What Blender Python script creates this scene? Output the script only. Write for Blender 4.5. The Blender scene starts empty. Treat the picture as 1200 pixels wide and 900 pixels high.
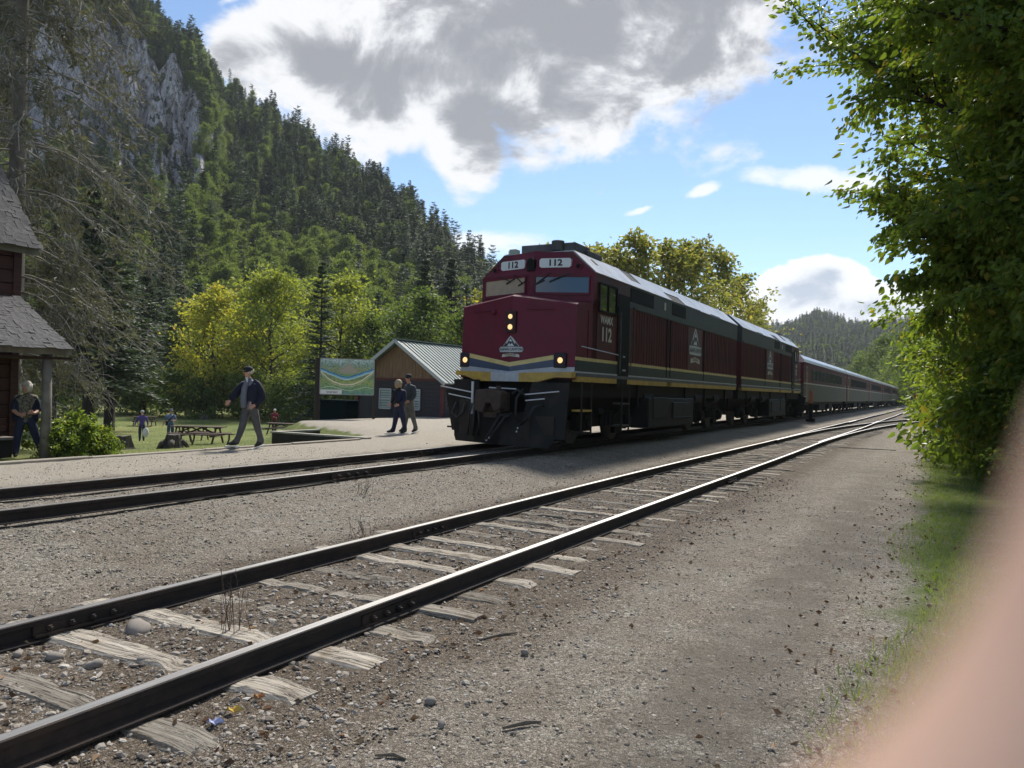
import bpy, bmesh, math, random
import numpy as np
from mathutils import Vector, Matrix, Euler
from math import sin, cos, pi, radians as R, tan, atan2

SC = bpy.context.scene
COL = SC.collection
random.seed(7)
RNG = np.random.default_rng(7)

# ------------------------------------------------------------------ camera, sky, sun
CAM_H, F_PX, PITCH, ROLL, YAW = 1.63, 915.66, 0.0066, 0.0264, 0.4987
SUN_AZ, SUN_EL = R(-16.0), R(49)          # azimuth measured from +Y towards +X


def setup_camera():
    c, s = cos(YAW), sin(YAW)
    fwd = Vector((-s * cos(PITCH), c * cos(PITCH), sin(PITCH)))
    r = Vector((c, s, 0)); u = r.cross(fwd)
    r2 = r * cos(ROLL) + u * sin(ROLL)
    u2 = -r * sin(ROLL) + u * cos(ROLL)
    cd = bpy.data.cameras.new('camera'); co = bpy.data.objects.new('camera', cd)
    COL.objects.link(co)
    m = Matrix((r2, u2, -fwd)).transposed().to_4x4(); m.translation = Vector((0, 0, CAM_H))
    co.matrix_world = m
    cd.sensor_width = 36.0; cd.sensor_fit = 'HORIZONTAL'
    cd.lens = 36.0 * F_PX / 1200.0
    cd.clip_start = 0.004; cd.clip_end = 6000
    cd.dof.use_dof = True; cd.dof.focus_distance = 14.0; cd.dof.aperture_fstop = 10.5
    SC.camera = co
    return fwd, r2, u2


CF, CR, CU = setup_camera()


class NT:
    """little helper for shader node trees"""
    def __init__(self, nt): self.nt = nt
    def n(self, typ, **kw):
        nd = self.nt.nodes.new(typ)
        for k, v in kw.items():
            if k == 'ins':
                for kk, vv in v.items(): self.put(nd.inputs[kk], vv)
            else: setattr(nd, k, v)
        return nd
    def put(self, sock, v):
        if isinstance(v, bpy.types.NodeSocket): self.nt.links.new(v, sock)
        else:
            if isinstance(v, (tuple, list)) and len(v) == 3 and sock.type == 'RGBA': v = (*v, 1)
            sock.default_value = v
    def m(self, op, a, b=None, c=None, clamp=False):
        nd = self.nt.nodes.new('ShaderNodeMath'); nd.operation = op; nd.use_clamp = clamp
        for i, v in enumerate((a, b, c)):
            if v is not None: self.put(nd.inputs[i], v)
        return nd.outputs[0]
    def mix(self, f, a, b, blend='MIX'):
        nd = self.nt.nodes.new('ShaderNodeMix'); nd.data_type = 'RGBA'; nd.blend_type = blend
        self.put(nd.inputs[0], f); self.put(nd.inputs[6], a); self.put(nd.inputs[7], b)
        return nd.outputs[2]
    def noise(self, vec, scale, detail=4, rough=.55, dist=0.0, col=False):
        nd = self.n('ShaderNodeTexNoise'); nd.inputs['Scale'].default_value = scale
        nd.inputs['Detail'].default_value = detail; nd.inputs['Roughness'].default_value = rough
        nd.inputs['Distortion'].default_value = dist
        if vec is not None: self.put(nd.inputs['Vector'], vec)
        return nd.outputs['Color' if col else 'Fac']
    def ss(self, x, lo, hi):
        nd = self.n('ShaderNodeMapRange', interpolation_type='SMOOTHSTEP')
        self.put(nd.inputs[0], x); self.put(nd.inputs[1], lo); self.put(nd.inputs[2], hi)
        return nd.outputs[0]
    def ramp(self, f, stops):
        nd = self.n('ShaderNodeValToRGB'); cr = nd.color_ramp
        while len(cr.elements) < len(stops): cr.elements.new(.5)
        for e, (p, c) in zip(cr.elements, stops): e.position = p; e.color = (*c, 1) if len(c) == 3 else c
        self.put(nd.inputs[0], f); return nd.outputs[0]
    def vec(self, v, scale=(1, 1, 1), loc=(0, 0, 0), rot=(0, 0, 0)):
        nd = self.n('ShaderNodeMapping'); self.put(nd.inputs[0], v)
        nd.inputs[1].default_value = loc; nd.inputs[2].default_value = rot; nd.inputs[3].default_value = scale
        return nd.outputs[0]


def setup_world():
    w = bpy.data.worlds.new('World'); SC.world = w; w.use_nodes = True
    w.node_tree.nodes.clear(); t = NT(w.node_tree)
    tc = t.n('ShaderNodeTexCoord').outputs['Generated']
    sky = t.n('ShaderNodeTexSky', sky_type='NISHITA', sun_disc=False)
    sky.sun_elevation = SUN_EL; sky.sun_rotation = SUN_AZ
    sky.air_density = 0.9; sky.dust_density = 0.05; sky.ozone_density = 2.2; sky.altitude = 300
    skyc = t.mix(1.0, sky.outputs[0], (0.63, 0.67, 0.685), 'MULTIPLY')
    xyz = t.n('ShaderNodeSeparateXYZ', ins={0: tc})
    x, y, z = xyz.outputs
    az = t.m('MULTIPLY', t.m('ARCTAN2', x, y), 57.2958)      # degrees, right of +Y positive
    el = t.m('MULTIPLY', t.m('ARCSINE', z), 57.2958)
    # cloud layer coordinates: a flat deck far above, so clouds shrink to the horizon
    zz = t.m('MAXIMUM', z, 0.03)
    deck = t.n('ShaderNodeCombineXYZ', ins={0: t.m('DIVIDE', x, t.m('ADD', zz, .18)), 1: t.m('DIVIDE', y, t.m('ADD', zz, .18)), 2: 3.3}).outputs[0]
    n1 = t.noise(deck, 2.6, 9, .58, .25)
    n2 = t.noise(t.vec(tc, (1, 1, 1.6)), 9.0, 10, .62, .3)
    n3 = t.noise(t.vec(tc, (1, 1, 1.6), (3, 1, 2)), 3.2, 6, .55, .2)
    def blob(ca, ce, ra, re, tilt=0.0):
        da = t.m('DIVIDE', t.m('SUBTRACT', az, ca), ra)
        de = t.m('DIVIDE', t.m('SUBTRACT', t.m('SUBTRACT', el, ce), t.m('MULTIPLY', t.m('SUBTRACT', az, ca), tilt)), re)
        d2 = t.m('ADD', t.m('MULTIPLY', da, da), t.m('MULTIPLY', de, de))
        return t.m('SUBTRACT', 1.0, t.m('SQRT', d2))
    def smax(vals):
        o = vals[0]
        for v in vals[1:]:
            nd = t.n('ShaderNodeMath', operation='SMOOTH_MAX'); t.put(nd.inputs[0], o); t.put(nd.inputs[1], v); nd.inputs[2].default_value = .25
            o = nd.outputs[0]
        return o
    big = smax([blob(-37, 23.0, 13, 7.0, .12), blob(-24, 25.5, 14.5, 10.0, .02), blob(-32.5, 17.0, 3.2, 4.6, -.3), blob(-16, 27, 10, 8.5, .2), blob(-46, 22.6, 5.5, 2.8, .1), blob(-22, 40, 32, 10)])
    dark = smax([blob(-26, 25.0, 12.5, 7.0, .0), blob(-17, 27.5, 9, 7, .1), blob(-31.5, 19.0, 3.5, 3.0), blob(-40, 21.5, 8, 3.2, .1), blob(-24, 42, 30, 12)])
    cum = smax([blob(-8.2, 7.3, 5.6, 2.3), blob(-6.5, 8.2, 3.2, 1.9), blob(-3.5, 6.0, 6, 1.8), blob(-12, 6.2, 3.4, 1.3)])
    low = smax([blob(-30.5, 10.6, 4.6, 1.5, .05), blob(-22, 9.4, 6.5, .9, .02), blob(-16.5, 9.7, 4.5, .8), blob(-27, 8.2, 8, 1.0)])
    sm = smax([blob(-7.6, 14.6, 4.0, .95, -.05), blob(-15.3, 14.2, 1.4, .45, .25), blob(-5.5, 14.2, 3.0, .8), blob(-19.5, 13.0, 1.7, .35, .3), blob(-49, 24.8, 2.2, .55, .5)])
    # elsewhere in the sky the same broken cumulus goes on
    seen = smax([blob(-28, 16, 38, 24)])
    rest = t.m('SUBTRACT', t.m('MULTIPLY', n1, 2.6), t.m('ADD', 1.30, t.m('MULTIPLY', t.ss(seen, -.1, .25), 3.0)))
    nn = t.m('ADD', t.m('MULTIPLY', t.m('SUBTRACT', n2, .5), 2.3), t.m('MULTIPLY', t.m('SUBTRACT', n3, .5), 1.9))
    d_big = t.m('ADD', t.m('MULTIPLY', big, 1.7), nn)
    d_cum = t.m('ADD', t.m('MULTIPLY', cum, 1.35), t.m('MULTIPLY', nn, 1.15))
    d_low = t.m('ADD', t.m('MULTIPLY', low, .9), t.m('MULTIPLY', nn, 1.0))
    d_sm = t.m('ADD', t.m('MULTIPLY', sm, .8), t.m('MULTIPLY', nn, 1.15))
    d_rest = t.m('ADD', t.m('MULTIPLY', rest, 1.0), t.m('MULTIPLY', nn, .6))
    d_thin = t.m('MAXIMUM', d_low, d_sm)
    a_big = t.ss(d_big, -.08, .42); a_cum = t.ss(d_cum, .02, .26); a_thin = t.m('MULTIPLY', t.ss(d_thin, .05, .6), .9)
    a_rest = t.m('MULTIPLY', t.ss(d_rest, .0, .35), .95)
    # thick clouds are grey underneath, thin rims glow white against the sun
    n4 = t.noise(t.vec(tc, (1, 1, 1.4), (9, 4, 2)), 7.0, 10, .60, .4)
    thick = t.ss(t.m('ADD', t.m('MULTIPLY', dark, 1.0), t.m('ADD', t.m('MULTIPLY', t.m('SUBTRACT', n4, .5), 3.8), t.m('MULTIPLY', nn, .45))), -.25, .55)
    c_big = t.ramp(thick, [(0, (.42, .42, .426)), (.22, (.355, .36, .37)), (.45, (.27, .274, .288)), (.7, (.195, .199, .213)), (1, (.148, .152, .166))])
    th2 = t.ss(t.m('ADD', d_cum, t.m('MULTIPLY', t.m('SUBTRACT', n4, .5), 2.4)), .60, 1.5)
    c_cum = t.ramp(th2, [(0, (.46, .465, .475)), (.45, (.39, .40, .42)), (1, (.22, .25, .30))])
    c_rest = t.ramp(t.ss(d_rest, .2, 1.1), [(0, (.44, .445, .455)), (1, (.16, .165, .185))])
    up = t.ss(el, -2.0, 1.0)
    ten = lambda q: t.mix(1.0, q, (10, 10, 10), 'MULTIPLY')      # cloud radiance in the sky texture's own unit
    c = skyc
    c = t.mix(t.m('MULTIPLY', a_rest, up), c, ten(c_rest))
    c = t.mix(t.m('MULTIPLY', a_thin, up), c, (4.4, 4.5, 4.65))
    c = t.mix(t.m('MULTIPLY', a_cum, up), c, ten(c_cum))
    c = t.mix(t.m('MULTIPLY', a_big, up), c, ten(c_big))
    bg = t.n('ShaderNodeBackground', ins={0: c, 1: 0.1})
    out = t.n('ShaderNodeOutputWorld'); t.nt.links.new(bg.outputs[0], out.inputs[0])
    sd = bpy.data.lights.new('sun', 'SUN'); so = bpy.data.objects.new('sun', sd); COL.objects.link(so)
    sd.energy = 3.0; sd.angle = R(8.0); sd.color = (1.0, .95, .87)
    d = Vector((sin(SUN_AZ) * cos(SUN_EL), cos(SUN_AZ) * cos(SUN_EL), sin(SUN_EL)))
    so.rotation_euler = d.to_track_quat('Z', 'Y').to_euler()
    so.location = d * 50


setup_world()
SC.view_settings.view_transform = 'Standard'; SC.view_settings.look = 'None'
SC.view_settings.exposure = 1.20; SC.view_settings.gamma = 1.0
SC.view_settings.use_curve_mapping = False
SC.cycles.max_bounces = 8; SC.cycles.diffuse_bounces = 4; SC.cycles.transparent_max_bounces = 8
try:
    SC.cycles.use_denoising = True
except Exception: pass


# ------------------------------------------------------------------ materials
MATS = {}


def mat(name, c1, c2=None, scale=6, rough=.7, bump=0.0, bscale=40, metal=0.0, spec=.4, stretch=(1, 1, 1), detail=5, emit=None, estr=1.0, coat=0.0, dirt=None):
    if name in MATS: return MATS[name]
    m = bpy.data.materials.new(name); m.use_nodes = True; m.node_tree.nodes.clear(); t = NT(m.node_tree)
    b = t.n('ShaderNodeBsdfPrincipled'); o = t.n('ShaderNodeOutputMaterial'); t.nt.links.new(b.outputs[0], o.inputs[0])
    tc = t.n('ShaderNodeTexCoord').outputs['Object']
    c = (*c1, 1)
    if c2 is not None:
        v = t.vec(tc, stretch)
        c = t.mix(t.ss(t.noise(v, scale, detail, .6), .3, .7), (*c1, 1), (*c2, 1))
    if dirt is not None and name.startswith(('maroon', 'coach', 'grey_h')):
        c = t.mix(t.m('MULTIPLY', t.ss(t.noise(t.vec(tc, (9, 9, .7)), 1.0, 5, .6), .5, .72), .55), c, (*dirt, 1))
    if dirt is not None:
        c = t.mix(t.m('MULTIPLY', t.ss(t.noise(tc, 1.7, 7, .7), .45, .75), .8), c, (*dirt, 1))
    t.put(b.inputs['Base Color'], c)
    b.inputs['Roughness'].default_value = rough; b.inputs['Metallic'].default_value = metal
    b.inputs['Specular IOR Level'].default_value = spec
    if coat: b.inputs['Coat Weight'].default_value = coat; b.inputs['Coat Roughness'].default_value = .15
    if bump:
        bp = t.n('ShaderNodeBump', ins={'Height': t.noise(t.vec(tc, stretch), bscale, 4, .6)}); bp.inputs['Strength'].default_value = bump; bp.inputs['Distance'].default_value = .01
        t.nt.links.new(bp.outputs[0], b.inputs['Normal'])
    if emit is not None:
        b.inputs['Emission Color'].default_value = (*emit, 1); b.inputs['Emission Strength'].default_value = estr
    MATS[name] = m; return m


def leaf_mat(name, c1, c2, c3=None, trans=.4, rough=.5, amt3=.12):
    """leaf-by-leaf colour, part of the light passes through the blade"""
    m = bpy.data.materials.new(name); m.use_nodes = True; m.node_tree.nodes.clear(); t = NT(m.node_tree)
    g = t.n('ShaderNodeNewGeometry')
    rnd = g.outputs['Random Per Island']
    big = t.noise(g.outputs['Position'], .45, 3, .6)
    f = t.m('ADD', t.m('MULTIPLY', rnd, .55), t.m('MULTIPLY', t.m('SUBTRACT', big, .28), 1.0), clamp=True)
    c = t.mix(f, (*c1, 1), (*c2, 1))
    if c3 is not None:
        w = t.n('ShaderNodeTexWhiteNoise', noise_dimensions='1D', ins={'W': t.m('MULTIPLY', rnd, 37.0)}).outputs[0]
        c = t.mix(t.m('LESS_THAN', w, amt3), c, (*c3, 1))
    p = t.n('ShaderNodeBsdfPrincipled', ins={'Base Color': c, 'Roughness': rough, 'Specular IOR Level': .35})
    tr = t.n('ShaderNodeBsdfTranslucent', ins={'Color': t.mix(1.0, c, (1.9, 1.85, .85, 1), 'MULTIPLY')})
    mx = t.n('ShaderNodeMixShader', ins={0: trans, 1: p.outputs[0], 2: tr.outputs[0]})
    o = t.n('ShaderNodeOutputMaterial'); t.nt.links.new(mx.outputs[0], o.inputs[0])
    MATS[name] = m; return m


# ------------------------------------------------------------------ mesh building
class MB:
    def __init__(self): self.v = []; self.f = []; self.mi = []
    def add(self, vs, fs, mi=0):
        o = len(self.v); self.v += [tuple(p) for p in vs]; self.f += [tuple(i + o for i in f) for f in fs]; self.mi += [mi] * len(fs); return self
    def box(self, c, s, mi=0, rot=None, taper=1.0):
        x, y, z = s[0] / 2, s[1] / 2, s[2] / 2; t = taper
        vs = [Vector(q) for q in ((-x, -y, -z), (x, -y, -z), (x, y, -z), (-x, y, -z), (-x * t, -y * t, z), (x * t, -y * t, z), (x * t, y * t, z), (-x * t, y * t, z))]
        if rot is not None:
            m = rot if isinstance(rot, Matrix) else Euler(rot).to_matrix()
            vs = [m @ v for v in vs]
        c = Vector(c)
        return self.add([v + c for v in vs], [(0, 3, 2, 1), (4, 5, 6, 7), (0, 1, 5, 4), (1, 2, 6, 5), (2, 3, 7, 6), (3, 0, 4, 7)], mi)
    def bb(self, a, b, mi=0):
        return self.box([(p + q) / 2 for p, q in zip(a, b)], [abs(q - p) for p, q in zip(a, b)], mi)
    def bar(self, a, b, w, h, mi=0):
        a, b = Vector(a), Vector(b); d = b - a
        q = d.to_track_quat('Y', 'Z').to_matrix()
        return self.box((a + b) / 2, (w, d.length, h), mi, q)
    def tube(self, pts, rad, n=6, mi=0, cap=True):
        pts = [Vector(p) for p in pts]; k = len(pts)
        if not hasattr(rad, '__len__'): rad = [rad] * k
        vs = []; up = Vector((0, 0, 1))
        d0 = (pts[1] - pts[0]).normalized()
        if abs(d0.dot(up)) > .95: up = Vector((1, 0, 0))
        s = d0.cross(up).normalized()
        for i, p in enumerate(pts):
            d = (pts[min(i + 1, k - 1)] - pts[max(i - 1, 0)])
            if d.length < 1e-9: d = d0
            d.normalize(); s = (s - d * s.dot(d)); s.normalize(); u = d.cross(s)
            for j in range(n):
                a = 2 * pi * j / n; vs.append(p + (s * cos(a) + u * sin(a)) * rad[i])
        fs = [(i * n + j, i * n + (j + 1) % n, (i + 1) * n + (j + 1) % n, (i + 1) * n + j) for i in range(k - 1) for j in range(n)]
        if cap: fs += [tuple(range(n))[::-1], tuple((k - 1) * n + j for j in range(n))]
        return self.add(vs, fs, mi)
    def cyl(self, a, b, r, n=12, mi=0): return self.tube([a, b], r, n, mi)
    def prism(self, poly, y0, y1, mi=0, axis=1):
        """poly in the two other axes, extruded along axis"""
        def P(p, q):
            return {0: (q, p[0], p[1]), 1: (p[0], q, p[1]), 2: (p[0], p[1], q)}[axis]
        n = len(poly); vs = [P(p, y0) for p in poly] + [P(p, y1) for p in poly]
        fs = [tuple(range(n)), tuple(range(2 * n - 1, n - 1, -1))] + [(i, n + i, n + (i + 1) % n, (i + 1) % n) for i in range(n)]
        return self.add(vs, fs, mi)
    def sph(self, c, r, n=10, m=6, mi=0, sc=(1, 1, 1)):
        vs = [(c[0], c[1], c[2] - r * sc[2])]
        for i in range(1, m):
            th = pi * i / m
            for j in range(n):
                a = 2 * pi * j / n; vs.append((c[0] + r * sc[0] * sin(th) * cos(a), c[1] + r * sc[1] * sin(th) * sin(a), c[2] - r * sc[2] * cos(th)))
        vs.append((c[0], c[1], c[2] + r * sc[2])); L = len(vs) - 1
        fs = [(0, 1 + (j + 1) % n, 1 + j) for j in range(n)]
        for i in range(m - 2):
            fs += [(1 + i * n + j, 1 + i * n + (j + 1) % n, 1 + (i + 1) * n + (j + 1) % n, 1 + (i + 1) * n + j) for j in range(n)]
        fs += [(L, 1 + (m - 2) * n + j, 1 + (m - 2) * n + (j + 1) % n) for j in range(n)]
        return self.add(vs, fs, mi)
    def quads(self, P):
        """P: (n,4,3) numpy array of quads"""
        self.q = P; return self
    def mesh(self, name, mats, smooth=False, bevel=0.0):
        me = bpy.data.meshes.new(name); me.from_pydata(self.v, [], self.f)
        for m in (mats if isinstance(mats, (list, tuple)) else [mats]): me.materials.append(m)
        if any(self.mi): me.polygons.foreach_set('material_index', self.mi)
        bm = bmesh.new(); bm.from_mesh(me)
        bmesh.ops.recalc_face_normals(bm, faces=bm.faces)
        if bevel: bmesh.ops.bevel(bm, geom=list(bm.edges), offset=bevel, segments=1, affect='EDGES', clamp_overlap=True)
        bm.to_mesh(me); bm.free()
        if smooth: me.polygons.foreach_set('use_smooth', [True] * len(me.polygons))
        me.update(); return me
    def build(self, name, mats, parent=None, smooth=False, bevel=0.0, loc=None, rz=0.0):
        return link(name, self.mesh(name, mats, smooth, bevel), parent, loc, rz)


def link(name, me, parent=None, loc=None, rz=0.0):
    o = bpy.data.objects.new(name, me); COL.objects.link(o)
    if parent is not None: o.parent = parent
    if loc is not None: o.location = loc
    if rz: o.rotation_euler.z = rz
    return o


def tag(o, label=None, cat=None, group=None, kind=None):
    if label: o['label'] = label
    if cat: o['category'] = cat
    if group: o['group'] = group
    if kind: o['kind'] = kind
    return o


def thing(name, label, cat, loc=(0, 0, 0), rz=0.0, group=None):
    o = bpy.data.objects.new(name, None); COL.objects.link(o); o.empty_display_size = .2
    o.location = loc; o.rotation_euler.z = rz
    return tag(o, label, cat, group)


def copy_tree(o, parent=None, loc=None, rz=None, label=None):
    c = o.copy(); COL.objects.link(c)
    if parent is not None: c.parent = parent
    if loc is not None: c.location = loc
    if rz is not None: c.rotation_euler.z = rz
    if label: c['label'] = label
    for ch in list(o.children): copy_tree(ch, c)
    return c


def np_mesh(name, V, F, mats, mi=None, smooth=False):
    """V (n,3), F (m,k) same-size faces, fast"""
    me = bpy.data.meshes.new(name); n, m, k = len(V), len(F), F.shape[1]
    me.vertices.add(n); me.vertices.foreach_set('co', np.asarray(V, np.float32).ravel())
    me.loops.add(m * k); me.polygons.add(m)
    me.polygons.foreach_set('loop_start', np.arange(0, m * k, k, dtype=np.int32))
    me.loops.foreach_set('vertex_index', np.asarray(F, np.int32).ravel())
    for q in (mats if isinstance(mats, (list, tuple)) else [mats]): me.materials.append(q)
    if mi is not None: me.polygons.foreach_set('material_index', np.asarray(mi, np.int32))
    me.polygons.foreach_set('use_smooth', np.full(m, smooth))
    me.update(calc_edges=True); me.validate(); return me


def text_mesh(s, size, font_sx=1.0, bold=True):
    """flat lettering: vertices (x,y), faces; centred"""
    cu = bpy.data.curves.new('txt', 'FONT'); cu.body = s; cu.size = size; cu.align_x = 'CENTER'; cu.align_y = 'CENTER'
    cu.resolution_u = 2
    if bold: cu.offset = size * .034
    ob = bpy.data.objects.new('txt', cu); COL.objects.link(ob)
    dg = bpy.context.evaluated_depsgraph_get(); me = bpy.data.meshes.new_from_object(ob.evaluated_get(dg))
    vs = [(v.co.x * font_sx, v.co.y) for v in me.vertices]; fs = [tuple(p.vertices) for p in me.polygons]
    bpy.data.objects.remove(ob); bpy.data.curves.remove(cu); bpy.data.meshes.remove(me)
    return vs, fs


# ------------------------------------------------------------------ shared materials
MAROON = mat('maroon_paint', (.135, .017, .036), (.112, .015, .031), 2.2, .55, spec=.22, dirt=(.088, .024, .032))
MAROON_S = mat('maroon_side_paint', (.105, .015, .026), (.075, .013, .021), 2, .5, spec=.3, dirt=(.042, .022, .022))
GREYPAINT = mat('grey_hood_paint', (.036, .044, .046), (.026, .032, .036), 2, .5, dirt=(.05, .05, .05))
ROOFGREY = mat('weathered_skylit_roof_metal', (.42, .44, .47), (.30, .32, .35), 1.2, .38, spec=.6, dirt=(.2, .2, .21))  # pale base colour carries the sky's reflection, dirt on top
DARKROOF = mat('sooty_roof_metal', (.10, .10, .105), (.05, .05, .055), 2, .6)
BLACK = mat('black_underframe', (.004, .004, .005), (.007, .007, .007), 4, .7, spec=.2, dirt=(.014, .012, .010))
PLOW = mat('dusty_black_steel', (.007, .007, .008), (.012, .011, .010), 3, .6, spec=.25, dirt=(.032, .025, .019))
TANKGREY = mat('dusty_tank_steel', (.014, .015, .015), (.009, .010, .011), 3, .65, spec=.25, dirt=(.026, .023, .02))
YELLOW = mat('yellow_stripe', (.50, .33, .065), (.38, .25, .05), 5, .5, dirt=(.22, .16, .07))
CREAM = mat('pale_yellow_stripe', (.60, .50, .22), (.5, .4, .17), 5, .5)
BLUEBAND = mat('blue_grey_band', (.055, .075, .14), (.045, .065, .10), 5, .45)
SILVER = mat('silver_stripe', (.42, .45, .50), (.34, .36, .4), 5, .45)
WHITE = mat('white_paint', (.72, .73, .74), (.6, .61, .62), 6, .5)
BLACKINK = mat('black_lettering', (.01, .01, .012), rough=.6)
PALEINK = mat('pale_lettering', (.55, .53, .47), rough=.6)
GOLD = mat('gold_lettering', (.5, .36, .08), rough=.5)
LOGOGREY = mat('grey_emblem_print', (.46, .48, .50), rough=.5)
LOGODARK = mat('dark_emblem_print', (.03, .04, .05), rough=.5)
GLASS = mat('dark_glass', (.02, .035, .05), rough=.04, spec=.9)
GLASSB = mat('sky_reflection_glass', (.012, .045, .085), rough=.06, spec=.8)  # blue of the reflected sky put into the pane colour
LAMPGLASS = mat('lit_lamp_glass', (.9, .7, .4), rough=.2, emit=(1.0, .58, .22), estr=.46)
RAILTOP = mat('polished_rail', (.50, .49, .48), (.32, .30, .28), 3, .42, metal=.95, stretch=(8, .3, 8))
RAILSIDE = mat('rusty_rail_side', (.026, .018, .014), (.014, .011, .010), 9, .8, bump=.3, bscale=60, dirt=(.060, .036, .024))
STEEL = mat('dull_steel', (.09, .085, .08), (.05, .045, .04), 8, .6)
RIMSTEEL = mat('bare_handrail', (.55, .56, .58), rough=.45)
REDWOOD = mat('dark_red_boards', (.040, .014, .012), (.062, .022, .017), 3, .7, stretch=(1, 1, 6), bump=.3, bscale=25)
DARKBOARD = mat('dark_brown_boards', (.032, .027, .034), (.045, .038, .045), 3, .7, stretch=(1, 1, 5), bump=.3, bscale=20)
REDTRIM = mat('red_trim', (.12, .03, .03), (.09, .024, .024), 4, .7)
GREYWOOD = mat('grey_weathered_wood', (.20, .175, .15), (.12, .10, .085), 4, .85, stretch=(1, 1, 1), bump=.4, bscale=30)
RAWWOOD = mat('raw_pine_boards', (.24, .145, .08), (.15, .085, .045), 3, .75, stretch=(6, 6, .6), bump=.2)
TABLEWOOD = mat('brown_table_planks', (.055, .032, .022), (.085, .052, .036), 5, .75)
SHINGLE = mat('weathered_shingles', (.040, .038, .041), (.095, .092, .090), 5, .9, bump=.5, bscale=30)
SHEDROOF = mat('pale_green_roof_sheet', (.20, .25, .24), (.15, .19, .185), 1.5, .6, spec=.25, dirt=(.16, .17, .15))
BARK = mat('grey_brown_bark', (.09, .07, .055), (.045, .035, .028), 12, .95, stretch=(1, 1, .25), bump=.8, bscale=20)
DARKBARK = mat('dark_bark', (.035, .028, .024), (.018, .015, .013), 12, .95, stretch=(1, 1, .25), bump=.6, bscale=20)
PALETWIG = mat('pale_dead_twigs', (.34, .32, .28), (.20, .185, .155), 4, .9)
STONE = mat('river_stone', (.30, .28, .26), (.20, .185, .17), 3, .85, bump=.3)


# ------------------------------------------------------------------ terrain
def sm(a, b, x):
    t = np.clip((x - a) / (b - a), 0, 1); return t * t * (3 - 2 * t)


def terrain(x, y):
    """height of the walked-on ground (m); 0 beside the near siding"""
    x = np.asarray(x, float); y = np.asarray(y, float)
    z = .17 * sm(-6.0, -7.3, x) + .07 * sm(-10.2, -11.0, x)                  # main line ballast, then platform
    edge = -12.75 - 1.0 * sm(15.5, 17.0, y) - 7.6 * sm(16.8, 23.0, y)
    low = -.35 * sm(0, 2.2, edge - x)
    lawn = np.interp(x, [-400, -120, -85, -72, -52, -40, -30, -24, -16, -12], [-.2, -.9, -1.35, -1.75, -2.10, -1.80, -1.10, -.72, -.22, 0])
    lawn = lawn * sm(0, 2.5, edge - x)
    z = z + low + lawn
    pad = sm(11.9, 10.4, y) * sm(-13.0, -13.5, x) * sm(-45, -28, x); z = z * (1 - pad) - .06 * pad      # level yard in front of the house
    z = z + .016 * sm(-5.75, -5.2, x) * sm(-2.3, -2.9, x)                      # ballast heaped a little round the ties
    z = z + .10 * sm(.2, 2.4, x) + .5 * sm(2, 9, x)                           # the verge on the right
    z = z + .012 * np.sin(x * 1.9 + y * .7) * np.sin(y * 1.3 - x * .6) * sm(-10.6, -9.9, x)
    return z


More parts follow.
